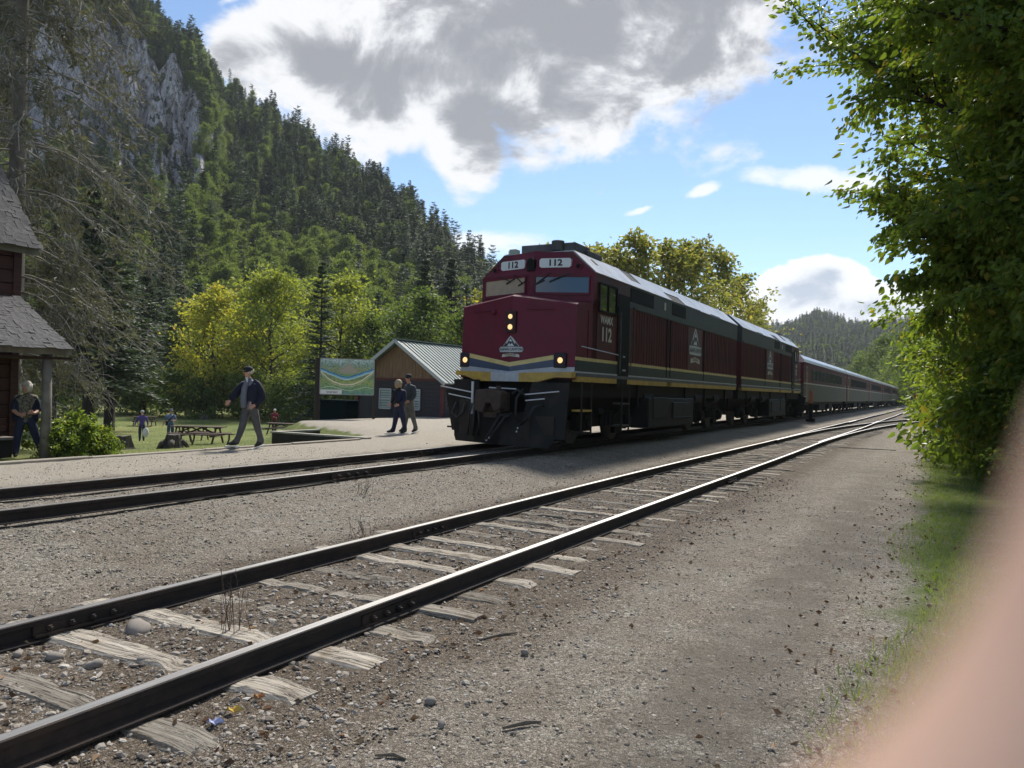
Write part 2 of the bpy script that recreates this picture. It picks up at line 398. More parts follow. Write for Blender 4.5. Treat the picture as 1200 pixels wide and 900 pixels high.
def build_ground():
    t = NT(None)
    m = bpy.data.materials.new('gravel_and_lawn'); m.use_nodes = True; m.node_tree.nodes.clear(); t = NT(m.node_tree)
    pos = t.n('ShaderNodeNewGeometry').outputs['Position']
    xyz = t.n('ShaderNodeSeparateXYZ', ins={0: pos}); x, y, z = xyz.outputs
    flat = t.n('ShaderNodeCombineXYZ', ins={0: x, 1: y, 2: 0.0}).outputs[0]
    wob = t.m('MULTIPLY', t.m('SUBTRACT', t.noise(flat, .55, 5, .6), .5), 1.6)
    xw = t.m('ADD', x, wob)
    xs = t.m('ADD', x, t.m('MULTIPLY', t.m('SUBTRACT', t.noise(flat, 1.4, 6, .65), .5), .9))
    # three sizes of crushed stone
    def stones(scale, w=1.0):
        v = t.n('ShaderNodeTexVoronoi', feature='F1', ins={'Vector': flat, 'Scale': scale, 'Randomness': 1.0})
        e = t.n('ShaderNodeTexVoronoi', feature='DISTANCE_TO_EDGE', ins={'Vector': flat, 'Scale': scale, 'Randomness': 1.0})
        g = t.n('ShaderNodeSeparateColor', ins={0: v.outputs['Color']}).outputs
        return g[0], g[1], t.ss(e.outputs['Distance'], 0.0, .16)
    r1, q1, e1 = stones(34); r2, q2, e2 = stones(75); r3, q3, e3 = stones(160)
    big = t.m('GREATER_THAN', q1, .78)
    mid = t.m('GREATER_THAN', q2, .5)
    tone = t.mix(mid, t.mix(1.0, (1, 1, 1, 1), r3, 'MULTIPLY'), t.mix(1.0, (1, 1, 1, 1), r2, 'MULTIPLY'))
    tone = t.mix(big, tone, t.mix(1.0, (1, 1, 1, 1), r1, 'MULTIPLY'))
    tv = t.n('ShaderNodeSeparateColor', ins={0: tone}).outputs[0]
    stone_c = t.ramp(tv, [(0, (.15, .132, .107)), (.35, (.365, .327, .27)), (.7, (.48, .436, .368)), (1, (.69, .64, .555))])
    joint = t.m('MULTIPLY', t.m('MULTIPLY', t.m('ADD', .55, t.m('MULTIPLY', e3, .45)), t.m('ADD', .6, t.m('MULTIPLY', e2, .4))), t.m('ADD', .75, t.m('MULTIPLY', e1, .25)))
    pale = t.mix(1.0, stone_c, t.n('ShaderNodeCombineColor', ins={0: joint, 1: joint, 2: joint}).outputs[0], 'MULTIPLY')
    n_l = t.noise(flat, .35, 6, .65); n_m = t.noise(flat, 2.3, 7, .65)
    path = t.mix(t.ss(n_m, .3, .72), pale, t.mix(1.0, pale, (.86, .80, .74), 'MULTIPLY'))
    path = t.mix(t.m('MULTIPLY', t.ss(n_l, .5, .68), .45), path, t.mix(1.0, path, (.62, .58, .52), 'MULTIPLY'))
    # darker brown strips along the right of the path, broken up by noise
    tr = t.m('MULTIPLY', t.m('MULTIPLY', t.ss(t.m('ABSOLUTE', t.m('ADD', xs, 1.02)), .62, .12), t.ss(y, 30.0, 6.0)), .8)
    tr2 = t.m('MULTIPLY', t.ss(t.m('ABSOLUTE', t.m('ADD', xs, 1.9)), .5, .05), .35)
    dark_strip = t.mix(t.noise(flat, 60, 4, .7), (.07, .06, .048), (.21, .18, .145))
    path = t.mix(t.m('MULTIPLY', t.m('MAXIMUM', tr, tr2), t.ss(n_m, .2, .55)), path, dark_strip)
    # oily browner ballast along the siding
    sid = t.m('MULTIPLY', t.ss(xs, -5.9, -5.3), t.ss(xs, -1.9, -2.7))
    brown = t.mix(1.0, pale, (.44, .37, .31), 'MULTIPLY')
    path = t.mix(t.m('MULTIPLY', sid, t.m('ADD', .62, t.m('MULTIPLY', n_m, .5)), None, True), path, brown)
    # pale fine platform gravel
    plat = t.mix(t.ss(t.noise(flat, 40, 4, .7), .25, .75), (.31, .275, .22), (.45, .405, .335))
    path = t.mix(t.ss(xs, -10.4, -10.75), path, plat)
    # grass
    gn = t.noise(flat, 9, 8, .7); gl = t.noise(flat, .12, 5, .6)
    gm = t.noise(t.vec(flat, (1, 1, 1), (7, 3, 0)), 1.1, 6, .6)
    green = t.mix(gn, (.075, .105, .024), (.16, .195, .055))
    green = t.mix(t.m('MULTIPLY', t.ss(gl, .42, .62), .6), green, (.24, .235, .085))
    green = t.mix(t.m('MULTIPLY', t.ss(gm, .5, .8), .45), green, (.11, .13, .035))
    side = t.ss(t.m('ADD', xs, t.m('MULTIPLY', wob, .2)), -.45, .05)
    path = t.mix(t.m('MULTIPLY', side, t.ss(n_m, .28, .5)), path, t.mix(gn, (.06, .09, .02), (.14, .18, .045)))
    edge = t.m('SUBTRACT', t.m('SUBTRACT', -12.95, t.m('MULTIPLY', t.ss(y, 15.5, 17.0), 1.0)), t.m('MULTIPLY', t.ss(y, 16.8, 23.0), 7.6))
    lawn = t.m('MULTIPLY', t.ss(t.m('SUBTRACT', edge, xs), -.1, .25), 1.0)
    c = t.mix(lawn, path, green)
    far = t.ss(y, 190, 260)
    c = t.mix(far, c, green)
    b = t.n('ShaderNodeBsdfPrincipled', ins={'Base Color': c, 'Roughness': .93, 'Specular IOR Level': .25})
    h = t.m('ADD', t.m('MULTIPLY', e1, t.m('MULTIPLY', big, .9)), t.m('ADD', t.m('MULTIPLY', e2, .45), t.m('ADD', t.m('MULTIPLY', e3, .3), t.m('MULTIPLY', tv, .4))))
    bp = t.n('ShaderNodeBump', ins={'Height': h}); bp.inputs['Strength'].default_value = .8; bp.inputs['Distance'].default_value = .012
    t.nt.links.new(bp.outputs[0], b.inputs['Normal'])
    o = t.n('ShaderNodeOutputMaterial'); t.nt.links.new(b.outputs[0], o.inputs[0])
    xs_ = np.concatenate([[-1500, -700, -400, -250], np.arange(-180, -40, 6), np.arange(-40, -14, 1), np.arange(-14, 4, .12), np.arange(4, 14, 1), [16, 20, 30, 50, 80, 140, 250, 500, 900]])
    ys_ = np.concatenate([[-300, -100, -40, -15, -8, -4, -2], np.arange(-1, 16, .14), np.arange(16, 34, .4), np.arange(34, 90, 2), np.arange(90, 300, 15), [350, 450, 600, 900, 1500, 2500]])
    X, Y = np.meshgrid(xs_, ys_); Z = terrain(X, Y)
    nx, ny = len(xs_), len(ys_)
    i = np.arange((ny - 1) * (nx - 1)); r, c_ = i // (nx - 1), i % (nx - 1)
    a = r * nx + c_
    F = np.stack([a, a + 1, a + nx + 1, a + nx], 1)
    near = (np.abs(X) < 14) & (Y < 30)
    Z = Z + np.where(near, RNG.normal(0, .004, X.shape), 0)
    tag(link('ground', np_mesh('ground', np.stack([X.ravel(), Y.ravel(), Z.ravel()], 1), F, m, smooth=True)), kind='structure')


build_ground()


# mountain on the left: heights given by the angle of its skyline seen across the valley
RIDGE_AZ = np.array([8, 14, 20, 25, 28, 30, 31.5, 33, 36.4, 41.4, 45.5, 50.1, 54.4, 60, 70, 85, 100])
RIDGE_EL = np.array([.9, 1.5, 2.4, 3.4, 4.6, 6.6, 8.0, 9.2, 12.4, 15.4, 17.5, 20.0, 22.4, 24.6, 25.5, 22, 16])


def mountain_r(a): return 105 - 0 * a, 230 + np.clip(a - 28, 0, 40) * 6.0


def mountain_z(a, r):
    """a: degrees left of the track, r: metres from the platform"""
    r0, r1 = mountain_r(a)
    t = np.clip((r - r0) / (r1 - r0), 0, 1)
    g = t ** .82
    cl = sm(48.8, 51.0, a) * sm(62, 58.5, a)
    gc = np.interp(t, [0, .3, .55, .60, .67, .72, 1], [0, .42, .68, .745, .945, .955, 1])
    low = np.clip((56 - a) / 6, 0, 1)
    gc2 = np.interp(t, [0, .3, .50, .56, .61, .67, 1], [0, .42, .70, .765, .935, .945, 1])
    gc = gc * (1 - low) + gc2 * low
    g = g * (1 - cl) + gc * cl
    el0 = -1.9
    el = el0 + (np.interp(a, RIDGE_AZ, RIDGE_EL) - el0) * g
    z = 1.63 + r * np.tan(np.radians(el))
    z = z - np.clip(r - r1, 0, None) * .55
    wig = 1.6 * np.sin(a * 2.3 + r * .045) + 1.1 * np.sin(a * 5.1 - r * .08 + 1) + .8 * np.sin(a * .9 + r * .13)
    return z + wig * sm(0, .15, t) * (1 + .8 * cl)


def polar_mesh(name, azs, ts, zf, rf, mats, rough=None):
    A, T = np.meshgrid(azs, ts); r0, r1 = rf(A)
    Rr = r0 + (r1 - r0) * T
    Z = zf(A, Rr)
    X = -Rr * np.sin(np.radians(A)); Y = Rr * np.cos(np.radians(A))
    if rough is not None:
        dx, dz = rough(A, T); Z = Z + dz; X = X + dx * np.sin(np.radians(A)); Y = Y - dx * np.cos(np.radians(A))
    na, nt = len(azs), len(ts)
    i = np.arange((nt - 1) * (na - 1)); a = (i // (na - 1)) * na + i % (na - 1)
    F = np.stack([a, a + na, a + na + 1, a + 1], 1)
    return link(name, np_mesh(name, np.stack([X.ravel(), Y.ravel(), Z.ravel()], 1), F, mats, smooth=False))


def build_mountain():
    m = bpy.data.materials.new('mountain_rock_and_brush'); m.use_nodes = True; m.node_tree.nodes.clear(); t = NT(m.node_tree)
    g = t.n('ShaderNodeNewGeometry'); pos = g.outputs['Position']
    nz = t.n('ShaderNodeSeparateXYZ', ins={0: g.outputs['Normal']}).outputs[2]
    st = t.vec(pos, (1, 1, .35), rot=(.5, .3, 0))
    rock = t.ramp(t.noise(st, .45, 9, .7, .6), [(.25, (.16, .15, .16)), (.45, (.42, .395, .42)), (.6, (.56, .535, .56)), (.8, (.66, .64, .64))])
    wv = t.n('ShaderNodeVectorMath', operation='ADD'); t.put(wv.inputs[0], t.vec(pos, (1, 1, .30), rot=(.5, -.55, .2))); t.put(wv.inputs[1], t.mix(1.0, t.noise(pos, .35, 6, .65, col=True), (3.5, 3.5, 3.5), 'MULTIPLY'))
    ck = t.noise(wv.outputs[0], .34, 7, .62)
    rock = t.mix(t.ss(t.m('ABSOLUTE', t.m('SUBTRACT', ck, .5)), .0, .035), (.07, .065, .07), rock)
    rock = t.mix(t.m('MULTIPLY', t.ss(t.noise(pos, .16, 6, .7), .55, .68), .8), rock, (.05, .06, .035))
    brush = t.mix(t.noise(pos, .25, 8, .7), (.018, .030, .014), (.050, .068, .026))
    steep = t.ss(t.m('ADD', nz, t.m('MULTIPLY', t.m('SUBTRACT', t.noise(pos, .12, 5, .6), .5), .5)), .66, .52)
    c = t.mix(steep, brush, rock)
    b = t.n('ShaderNodeBsdfPrincipled', ins={'Base Color': c, 'Roughness': .95, 'Specular IOR Level': .2})
    bp = t.n('ShaderNodeBump', ins={'Height': t.noise(st, .6, 9, .75)}); bp.inputs['Strength'].default_value = .9; bp.inputs['Distance'].default_value = 1.2
    t.nt.links.new(bp.outputs[0], b.inputs['Normal'])
    o = t.n('ShaderNodeOutputMaterial'); t.nt.links.new(b.outputs[0], o.inputs[0])
    az = np.concatenate([np.arange(8, 48, .6), np.arange(48, 63, .16), np.arange(63, 100.1, 1.5)])
    ts = np.concatenate([np.arange(0, .5, .03), np.arange(.5, .76, .006), np.arange(.76, 1.0, .03), [1, 1.1, 1.3, 1.7]])
    def rough(A, T):
        k = sm(49, 51, A) * sm(62, 58, A) * sm(.52, .56, T) * sm(.75, .70, T)
        rs = np.random.default_rng(5)
        n = sum(np.sin(A * f * 1.7 + p1) * np.sin(T * f * 60 + p2 + A * f * .6) / (i + 1.0) for i, (f, p1, p2) in enumerate(zip((1.1, 2.3, 4.1, 7.7), rs.uniform(0, 6, 4), rs.uniform(0, 6, 4))))
        return k * (n * 3.0 + rs.normal(0, .9, A.shape)), k * rs.normal(0, .5, A.shape)
    tag(polar_mesh('mountain', az, ts, mountain_z, mountain_r, m, rough), kind='structure')
    # distant hill beyond the end of the train
    m2 = bpy.data.materials.new('distant_woods'); m2.use_nodes = True; t = NT(m2.node_tree)
    b = m2.node_tree.nodes['Principled BSDF']; pos = t.n('ShaderNodeNewGeometry').outputs['Position']
    t.put(b.inputs['Base Color'], t.mix(t.noise(pos, .06, 8, .7), (.020, .032, .016), (.045, .062, .026))); b.inputs['Roughness'].default_value = .95
    tag(polar_mesh('distant_hill', np.arange(-40, 22, .5), np.concatenate([np.arange(0, 1.01, .05), [1.1, 1.3, 1.6]]), hill_z, hill_r, m2), kind='structure')


HILL_AZ = np.array([-60, -40, -25, -12, -5, 0, 2.5, 5, 6.2, 7.2, 9, 11.1, 13, 16, 22, 30])
HILL_EL = np.array([9, 9, 8, 6.2, 5.0, 4.75, 4.75, 4.95, 4.95, 5.35, 5.0, 4.55, 3.6, 2.6, 1.5, .8])


def hill_r(a): return 300 + 0 * a, 900 + 0 * a


def hill_z(a, r):
    r0, r1 = hill_r(a); t = np.clip((r - r0) / (r1 - r0), 0, 1)
    el = -.1 + (np.interp(a, HILL_AZ, HILL_EL) + .1) * t ** .75
    return 1.3 + r * np.tan(np.radians(el)) - np.clip(r - r1, 0, None) * .3 + 4 * np.sin(a * 1.3 + r * .02) * t


build_mountain()


# ------------------------------------------------------------------ railway tracks
XS, XM, RZ = -4.06, -8.63, .336          # siding centre, main line centre, main line rail-top height
G2 = .755


def rail_poly(top=.135, lift=.025):
    h = top
    return [(a, b + lift) for a, b in [(-.07, 0), (.07, 0), (.07, .011), (.012, .028), (.010, h - .045), (.036, h - .035), (.037, h - .006), (.030, h), (-.030, h), (-.037, h - .006), (-.036, h - .035), (-.010, h - .045), (-.012, .028), (-.07, .011)]]


def rail_mesh(pts):
    """rail swept along (x, y, z of foot, lateral jitter free) points; running surface polished"""
    P = rail_poly(); n = len(P); vs = []; fs = []; mi = []
    pts = [Vector(p) for p in pts]
    for i, p in enumerate(pts):
        d = pts[min(i + 1, len(pts) - 1)] - pts[max(i - 1, 0)]; d.normalize()
        s = Vector((d.y, -d.x, 0)).normalized()
        for q in P: vs.append(p + s * q[0] + Vector((0, 0, q[1])))
    for i in range(len(pts) - 1):
        for j in range(n):
            fs.append((i * n + j, i * n + (j + 1) % n, (i + 1) * n + (j + 1) % n, (i + 1) * n + j)); mi.append(0 if j == 7 else 1)
    fs += [tuple(range(n)), tuple(range((len(pts) - 1) * n, len(pts) * n))[::-1]]; mi += [1, 1]
    mb = MB(); mb.v = [tuple(v) for v in vs]; mb.f = fs; mb.mi = mi
    return mb.mesh('rail', [RAILTOP, RAILSIDE])


def tie_mat():
    m = bpy.data.materials.new('weathered_tie_wood'); m.use_nodes = True; m.node_tree.nodes.clear(); t = NT(m.node_tree)
    tc = t.n('ShaderNodeTexCoord').outputs['Object']; oi = t.n('ShaderNodeObjectInfo').outputs['Random']
    off = t.n('ShaderNodeCombineXYZ', ins={0: t.m('MULTIPLY', oi, 31.0), 1: t.m('MULTIPLY', oi, 17.0), 2: 0.0}).outputs[0]
    v = t.n('ShaderNodeVectorMath', operation='ADD'); t.put(v.inputs[0], tc); t.put(v.inputs[1], off); v = v.outputs[0]
    gr = t.noise(t.vec(v, (1.6, 46, 30)), 1.0, 6, .65, .35)
    bl = t.noise(v, 4, 6, .65)
    c = t.ramp(gr, [(.25, (.13, .112, .09)), (.45, (.27, .24, .198)), (.6, (.36, .325, .275)), (.8, (.47, .435, .38))])
    ck = t.noise(t.vec(v, (.9, 30, 20), (2, 5, 1)), 1.0, 5, .7, .9)
    crack = t.ss(t.m('ABSOLUTE', t.m('SUBTRACT', ck, .5)), .022, .0)
    c = t.mix(t.m('MULTIPLY', crack, t.ss(t.noise(v, 3, 4, .6), .35, .55)), c, (.018, .014, .011))
    c = t.mix(t.m('MULTIPLY', t.ss(bl, .46, .72), .7), c, t.mix(1.0, c, (.48, .41, .34), 'MULTIPLY'))
    gr = t.m('SUBTRACT', gr, t.m('MULTIPLY', crack, .8))
    br = t.m('ADD', .55, t.m('MULTIPLY', oi, .75))
    c = t.mix(1.0, c, t.n('ShaderNodeCombineColor', ins={0: br, 1: br, 2: br}).outputs[0], 'MULTIPLY')
    b = t.n('ShaderNodeBsdfPrincipled', ins={'Base Color': c, 'Roughness': .92, 'Specular IOR Level': .2})
    bp = t.n('ShaderNodeBump', ins={'Height': gr}); bp.inputs['Strength'].default_value = .9; bp.inputs['Distance'].default_value = .012
    t.nt.links.new(bp.outputs[0], b.inputs['Normal'])
    o = t.n('ShaderNodeOutputMaterial'); t.nt.links.new(b.outputs[0], o.inputs[0]); return m


TIE = tie_mat()


def tie_mesh(seed, L=2.55, w=.225, h=.17):
    r = random.Random(seed); n = 22; vs = []; fs = []
    for i in range(n + 1):
        x = -L / 2 + L * i / n + (r.uniform(-.04, .04) if 0 < i < n else r.uniform(-.05, .05))
        a = r.uniform(-.016, .016) + (.03 if r.random() < .12 else 0); b = r.uniform(-.016, .016) - (.035 if r.random() < .12 else 0); zt = r.uniform(-.007, .005) - (.015 if r.random() < .1 else 0)
        e = -.02 if i in (0, n) else 0
        for y, z in ((-w / 2 + a - e * .6, -h), (-w / 2 + a - e * .6, -.022 + zt), (-w / 2 + a + .022, zt + e * .6), (r.uniform(-.03, .03), zt + .004 + e * .5), (w / 2 + b - .022, zt + e * .6), (w / 2 + b + e * .6, -.022 + zt), (w / 2 + b + e * .6, -h)):
            vs.append((x, y, z))
    k = 7
    for i in range(n):
        for j in range(k - 1): fs.append((i * k + j, i * k + j + 1, (i + 1) * k + j + 1, (i + 1) * k + j))
    fs += [tuple(range(k)), tuple(range(n * k, n * k + k))[::-1]]
    mb = MB(); mb.add(vs, fs); return mb.mesh('tie', TIE)


TIES = [tie_mesh(i) for i in range(8)]


def joint_bar_mesh():
    mb = MB(); mb.bb((.016, -.30, .035), (.034, .30, .115)); mb.bb((.034, -.30, .025), (.06, .30, .045))
    for k in range(4):
        y = -.21 + .14 * k
        mb.cyl((.034, y, .078), (.064, y, .078), .022, 6); mb.cyl((.064, y, .078), (.082, y, .078), .012, 6)
    return mb.mesh('joint_bar', RAILSIDE)


JOINT = joint_bar_mesh()


def siding():
    t = thing('railway_track', 'rusty siding track with weathered wooden ties crossing the foreground gravel', 'railway track', (XS, 0, 0))
    rnd = random.Random(3)
    def jig(x, y, z): return (x + .012 * sin(y * .33 + x), y, z + .010 * sin(y * .21 + x * 2))
    ys = [-6 + i * 1.2 for i in range(170)]
    for s in (-1, 1):
        link('rail', rail_mesh([jig(s * G2, y, 0) for y in ys]), t)
    y = -2.55; i = 0
    while y < 70:
        sw = .38 * sm(24, 46, y)                                   # longer ties under the switch
        o = link('tie', TIES[i % 8], t, (rnd.uniform(-.06, .06) + sw * .9, y, .031 + rnd.uniform(-.014, .008)), rnd.uniform(-.05, .05) * (1 if y < 25 else .4))
        o.scale = (1 + sw * .5, rnd.uniform(.82, 1.08), 1)
        y += rnd.uniform(.50, .60); i += 1
    for s, y in ((1, 4.35), (-1, 7.0), (-1, 3.1), (1, 14.5), (-1, 13.2)):
        for f in (1, -1):
            o = link('joint_bar', JOINT, t, (s * G2, y, .025)); o.rotation_euler.z = 0 if f > 0 else pi; o.scale.z = .82
    # switch: two movable points, closure rails and the frog
    yp = 26.4
    def curve(x0, y):                                              # the diverging rails swing right
        d = y - yp; return x0 + (d * d) / 520.0 if d > 0 else x0
    for s in (-1, 1):
        y0 = yp + 1.0
        link('rail', rail_mesh([(curve(s * G2, y) + (.10 if s < 0 else -.0) * max(0, 1 - (y - yp) / 12), y, .002) for y in [y0 + i * 1.6 for i in range(52)]]), t)
    link('rail', rail_mesh([(G2 - .10 * max(0, 1 - i * 1.5 / 10), yp + 1 + i * 1.5, .002) for i in range(10)]), t)
    for sx, y0, y1 in ((-G2 + .09, 52, 57), (G2 - .09, 52, 57)):
        link('guard_rail', rail_mesh([(sx, y0 + i, .002) for i in range(int(y1 - y0) + 1)]), t)
    rod = MB()
    for k in range(3): rod.bar((-G2, yp + 1.1 + k * .8, .02), (G2 + (2.2 if k == 0 else 0), yp + 1.1 + k * .8, .02), .05, .02)
    rod.build('switch_rod', STEEL, t)
    pl = MB(); pl.bb((-.42, 36, -.03), (.0, 49, .012)); pl.bb((.1, 36, -.03), (.46, 46, .010)); pl.build('crossing_plank', GREYWOOD, t)


def main_line():
    z0 = RZ - .16
    t = thing('railway_track', 'main line track bedded in gravel along the platform, under the train', 'railway track', (XM, 0, z0))
    for s in (-1, 1):
        link('rail', rail_mesh([(s * G2 + .01 * sin(y * .3 + s), y, .006 * sin(y * .4)) for y in [-14 + i * 1.5 for i in range(240)]]), t)
    rnd = random.Random(9)
    y = -2.0; i = 0
    while y < 40:
        o = link('tie', TIES[(i * 3) % 8], t, (rnd.uniform(-.05, .05), y, -.05 + rnd.uniform(-.03, .012)), rnd.uniform(-.03, .03)); y += rnd.uniform(.5, .6); i += 1
    for s, yy in ((1, 9.35), (-1, 13.6), (-1, 4.0)):
        for f in (0, pi):
            o = link('joint_bar', JOINT, t, (s * G2, yy, 0)); o.rotation_euler.z = f; o.scale = (1.2, 1.5, 1.1)


siding(); main_line()


def switch_stand():
    t = thing('switch_stand', 'small dark switch stand with red and yellow target beside the turnout', 'switch stand', (-1.35, 66.5, .02))
    mb = MB(); mb.box((0, 0, .06), (1.1, .5, .12)); mb.box((0, 0, .32), (.34, .30, .5), 0, None, .7); mb.box((0, 0, .62), (.22, .22, .14)); mb.build('base', BLACK, t, bevel=.01)
    mb = MB(); mb.cyl((0, 0, .6), (0, 0, 2.15), .035, 8); mb.build('spindle', STEEL, t)
    mb = MB(); mb.box((0, 0, 1.95), (.42, .02, .30)); mb.build('target', mat('red_target', (.35, .05, .03), rough=.5), t)
    mb = MB(); mb.box((0, .0, 1.45), (.03, .30, .26)); mb.build('target', mat('amber_target', (.45, .2, .03), rough=.5), t)
    mb = MB(); mb.tube([(.1, 0, .4), (.5, 0, .3), (.75, 0, .12)], .025, 6); mb.build('lever', STEEL, t)


switch_stand()


def trackside_post():
    t = thing('trackside_post', 'short dark trackside post with an orange marker beside the first coach', 'post', (-6.75, 50.5, .12))
    mb = MB(); mb.box((0, 0, .1), (.5, .5, .2)); mb.box((0, 0, .75), (.22, .22, 1.2)); mb.build('post', BLACK, t, bevel=.01)
    mb = MB(); mb.box((.02, -.12, 1.5), (.20, .04, .75)); mb.build('marker', mat('faded_orange', (.42, .15, .05), (.3, .11, .05), 6, .6), t)
    mb = MB(); mb.tube([(0, 0, 1.3), (0, 0, 2.05), (.15, 0, 2.12)], .05, 6); mb.build('post_top', mat('tan_metal', (.30, .22, .12), rough=.6), t)


trackside_post()


# ------------------------------------------------------------------ locomotives
LOCO_L = 16.1


def nose_y(x, z=2.0):
    """front plane of the wedge nose"""
    return -.10 + .30 * abs(x) / 1.5 + .03 * (z - 1.7)


def clip_poly(poly, side):
    """keep x<=0 (side -1) or x>=0"""
    out = []
    for i, p in enumerate(poly):
        q = poly[(i + 1) % len(poly)]
        ip, iq = p[0] * side >= -1e-9, q[0] * side >= -1e-9
        if ip: out.append(p)
        if ip != iq:
            t = p[0] / (p[0] - q[0]); out.append((0.0, p[1] + t * (q[1] - p[1])))
    return out


def nose_decal(mb, poly, off, mi=0, th=.004):
    """flat marking laid on the V of the nose; poly in (x, z)"""
    for s in (-1, 1):
        P = clip_poly(poly, s)
        if len(P) < 3: continue
        a = [(p[0], nose_y(p[0], p[1]) - off, p[1]) for p in P]; b = [(p[0], nose_y(p[0], p[1]) - off + th, p[1]) for p in P]
        n = len(P)
        mb.add(a + b, [tuple(range(n)), tuple(range(2 * n - 1, n - 1, -1))] + [(i, n + i, n + (i + 1) % n, (i + 1) % n) for i in range(n)], mi)


def put_text(mb, s, size, fn, mi=0, sx=1.0, bold=True, arch=0.0):
    vs, fs = text_mesh(s, size, sx, bold)
    mb.add([fn(x, y + arch * x * x) for x, y in vs], fs, mi)


def emblem(parent, fn, k, mirror=1):
    """mountain over a lettered banner with a ribbon below; fn maps (u, v, layer) to 3-D, k scales"""
    o = []
    def poly(mb, P, lay, mi):
        a = [fn(p[0] * k, p[1] * k, lay) for p in P]; n = len(P)
        b = [fn(p[0] * k, p[1] * k, lay - 1) for p in P]
        mb.add(a + b, [tuple(range(n))] + [(i, n + i, n + (i + 1) % n, (i + 1) % n) for i in range(n)], mi)
    mb = MB()
    poly(mb, [(-.36, .06), (-.10, .38), (0, .47), (.10, .38), (.36, .06), (0, .06)], 1, 0)
    poly(mb, [(-.19, .13), (0, .42), (0, .13)], 2, 1); poly(mb, [(0, .13), (0, .42), (.19, .13)], 2, 1); poly(mb, [(-.31, .09), (-.20, .23), (-.13, .13), (-.15, .09)], 2, 1); poly(mb, [(.31, .09), (.15, .09), (.13, .13), (.20, .23)], 2, 1)
    poly(mb, [(-.055, .28), (-.02, .26), (0, .29), (0, .36)], 3, 2); poly(mb, [(0, .36), (0, .29), (.03, .25), (.055, .28)], 3, 2)
    poly(mb, [(-.12, .12), (-.05, .20), (0, .14), (0, .12)], 3, 2); poly(mb, [(0, .12), (0, .14), (.06, .2), (.12, .12)], 3, 2)
    mb.build('emblem_mountain', [LOGOGREY, LOGODARK, WHITE], parent)
    mb = MB()
    poly(mb, [(-.52, -.02), (-.47, .09), (0, .10), (0, -.14), (-.47, -.13)], 4, 1); poly(mb, [(0, .10), (.47, .09), (.52, -.02), (.47, -.13), (0, -.14)], 4, 1)
    poly(mb, [(-.49, -.02), (-.45, .07), (0, .08), (0, -.12), (-.45, -.11)], 5, 0); poly(mb, [(0, .08), (.45, .07), (.49, -.02), (.45, -.11), (0, -.12)], 5, 0)
    put_text(mb, 'AGAWA CANYON', .135 * k, lambda x, y: fn(x, y - .02 * k, 7), 1, .82)
    mb.build('emblem_banner', [LOGOGREY, LOGODARK], parent)
    mb = MB()
    poly(mb, [(-.36, -.30), (-.34, -.20), (0, -.16), (0, -.26)], 4, 0); poly(mb, [(0, -.26), (0, -.16), (.34, -.20), (.36, -.30)], 4, 0)
    put_text(mb, 'TOUR TRAIN', .085 * k, lambda x, y: fn(x, y - .215 * k - .35 * x * x / k, 6), 1, .9)
    poly(mb, [(-.05, -.22), (0, -.16), (0, -.26)], 5, 2); poly(mb, [(0, -.26), (0, -.16), (.05, -.22)], 5, 2)
    mb.build('emblem_ribbon', [PALEINK, LOGODARK, GOLD], parent)


def truck(parent, y, mat_=None):
    for s in (-1, 1):
        mb = MB()
        mb.prism([(-1.85, .38), (-1.5, .30), (-.95, .42), (.95, .42), (1.5, .30), (1.85, .38), (1.85, .72), (1.0, .80), (.45, .62), (-.45, .62), (-1.0, .80), (-1.85, .72)], s * 1.02, s * 1.16, 0, 0)
        for a in (-1.37, 1.37):
            mb.box((s * 1.20, a, .52), (.16, .34, .36)); mb.cyl((s * 1.27, a, .52), (s * 1.33, a, .52), .13, 8)
            mb.tube([(s * 1.19, a - .45, .75), (s * 1.19, a - .1, .9), (s * 1.19, a + .3, .75)], .03, 5)
        for a in (-.3, 0, .3): mb.cyl((s * 1.2, a, .45), (s * 1.2, a, .8), .08, 8)
        mb.box((s * 1.18, .75, .30), (.12, .5, .16)); mb.cyl((s * 1.22, -.75, .80), (s * 1.22, -.4, .80), .09, 8)
        o = mb.build('truck_frame', BLACK, parent); o.location.y = y
    for a in (-1.37, 1.37):
        mb = MB()
        for s in (-1, 1):
            mb.cyl((s * .70, 0, .51), (s * .82, 0, .51), .51, 20); mb.cyl((s * .67, 0, .51), (s * .70, 0, .51), .54, 20)
        mb.cyl((-.7, 0, .51), (.7, 0, .51), .09, 8)
        o = mb.build('wheelset', STEEL, parent); o.location.y = y + a


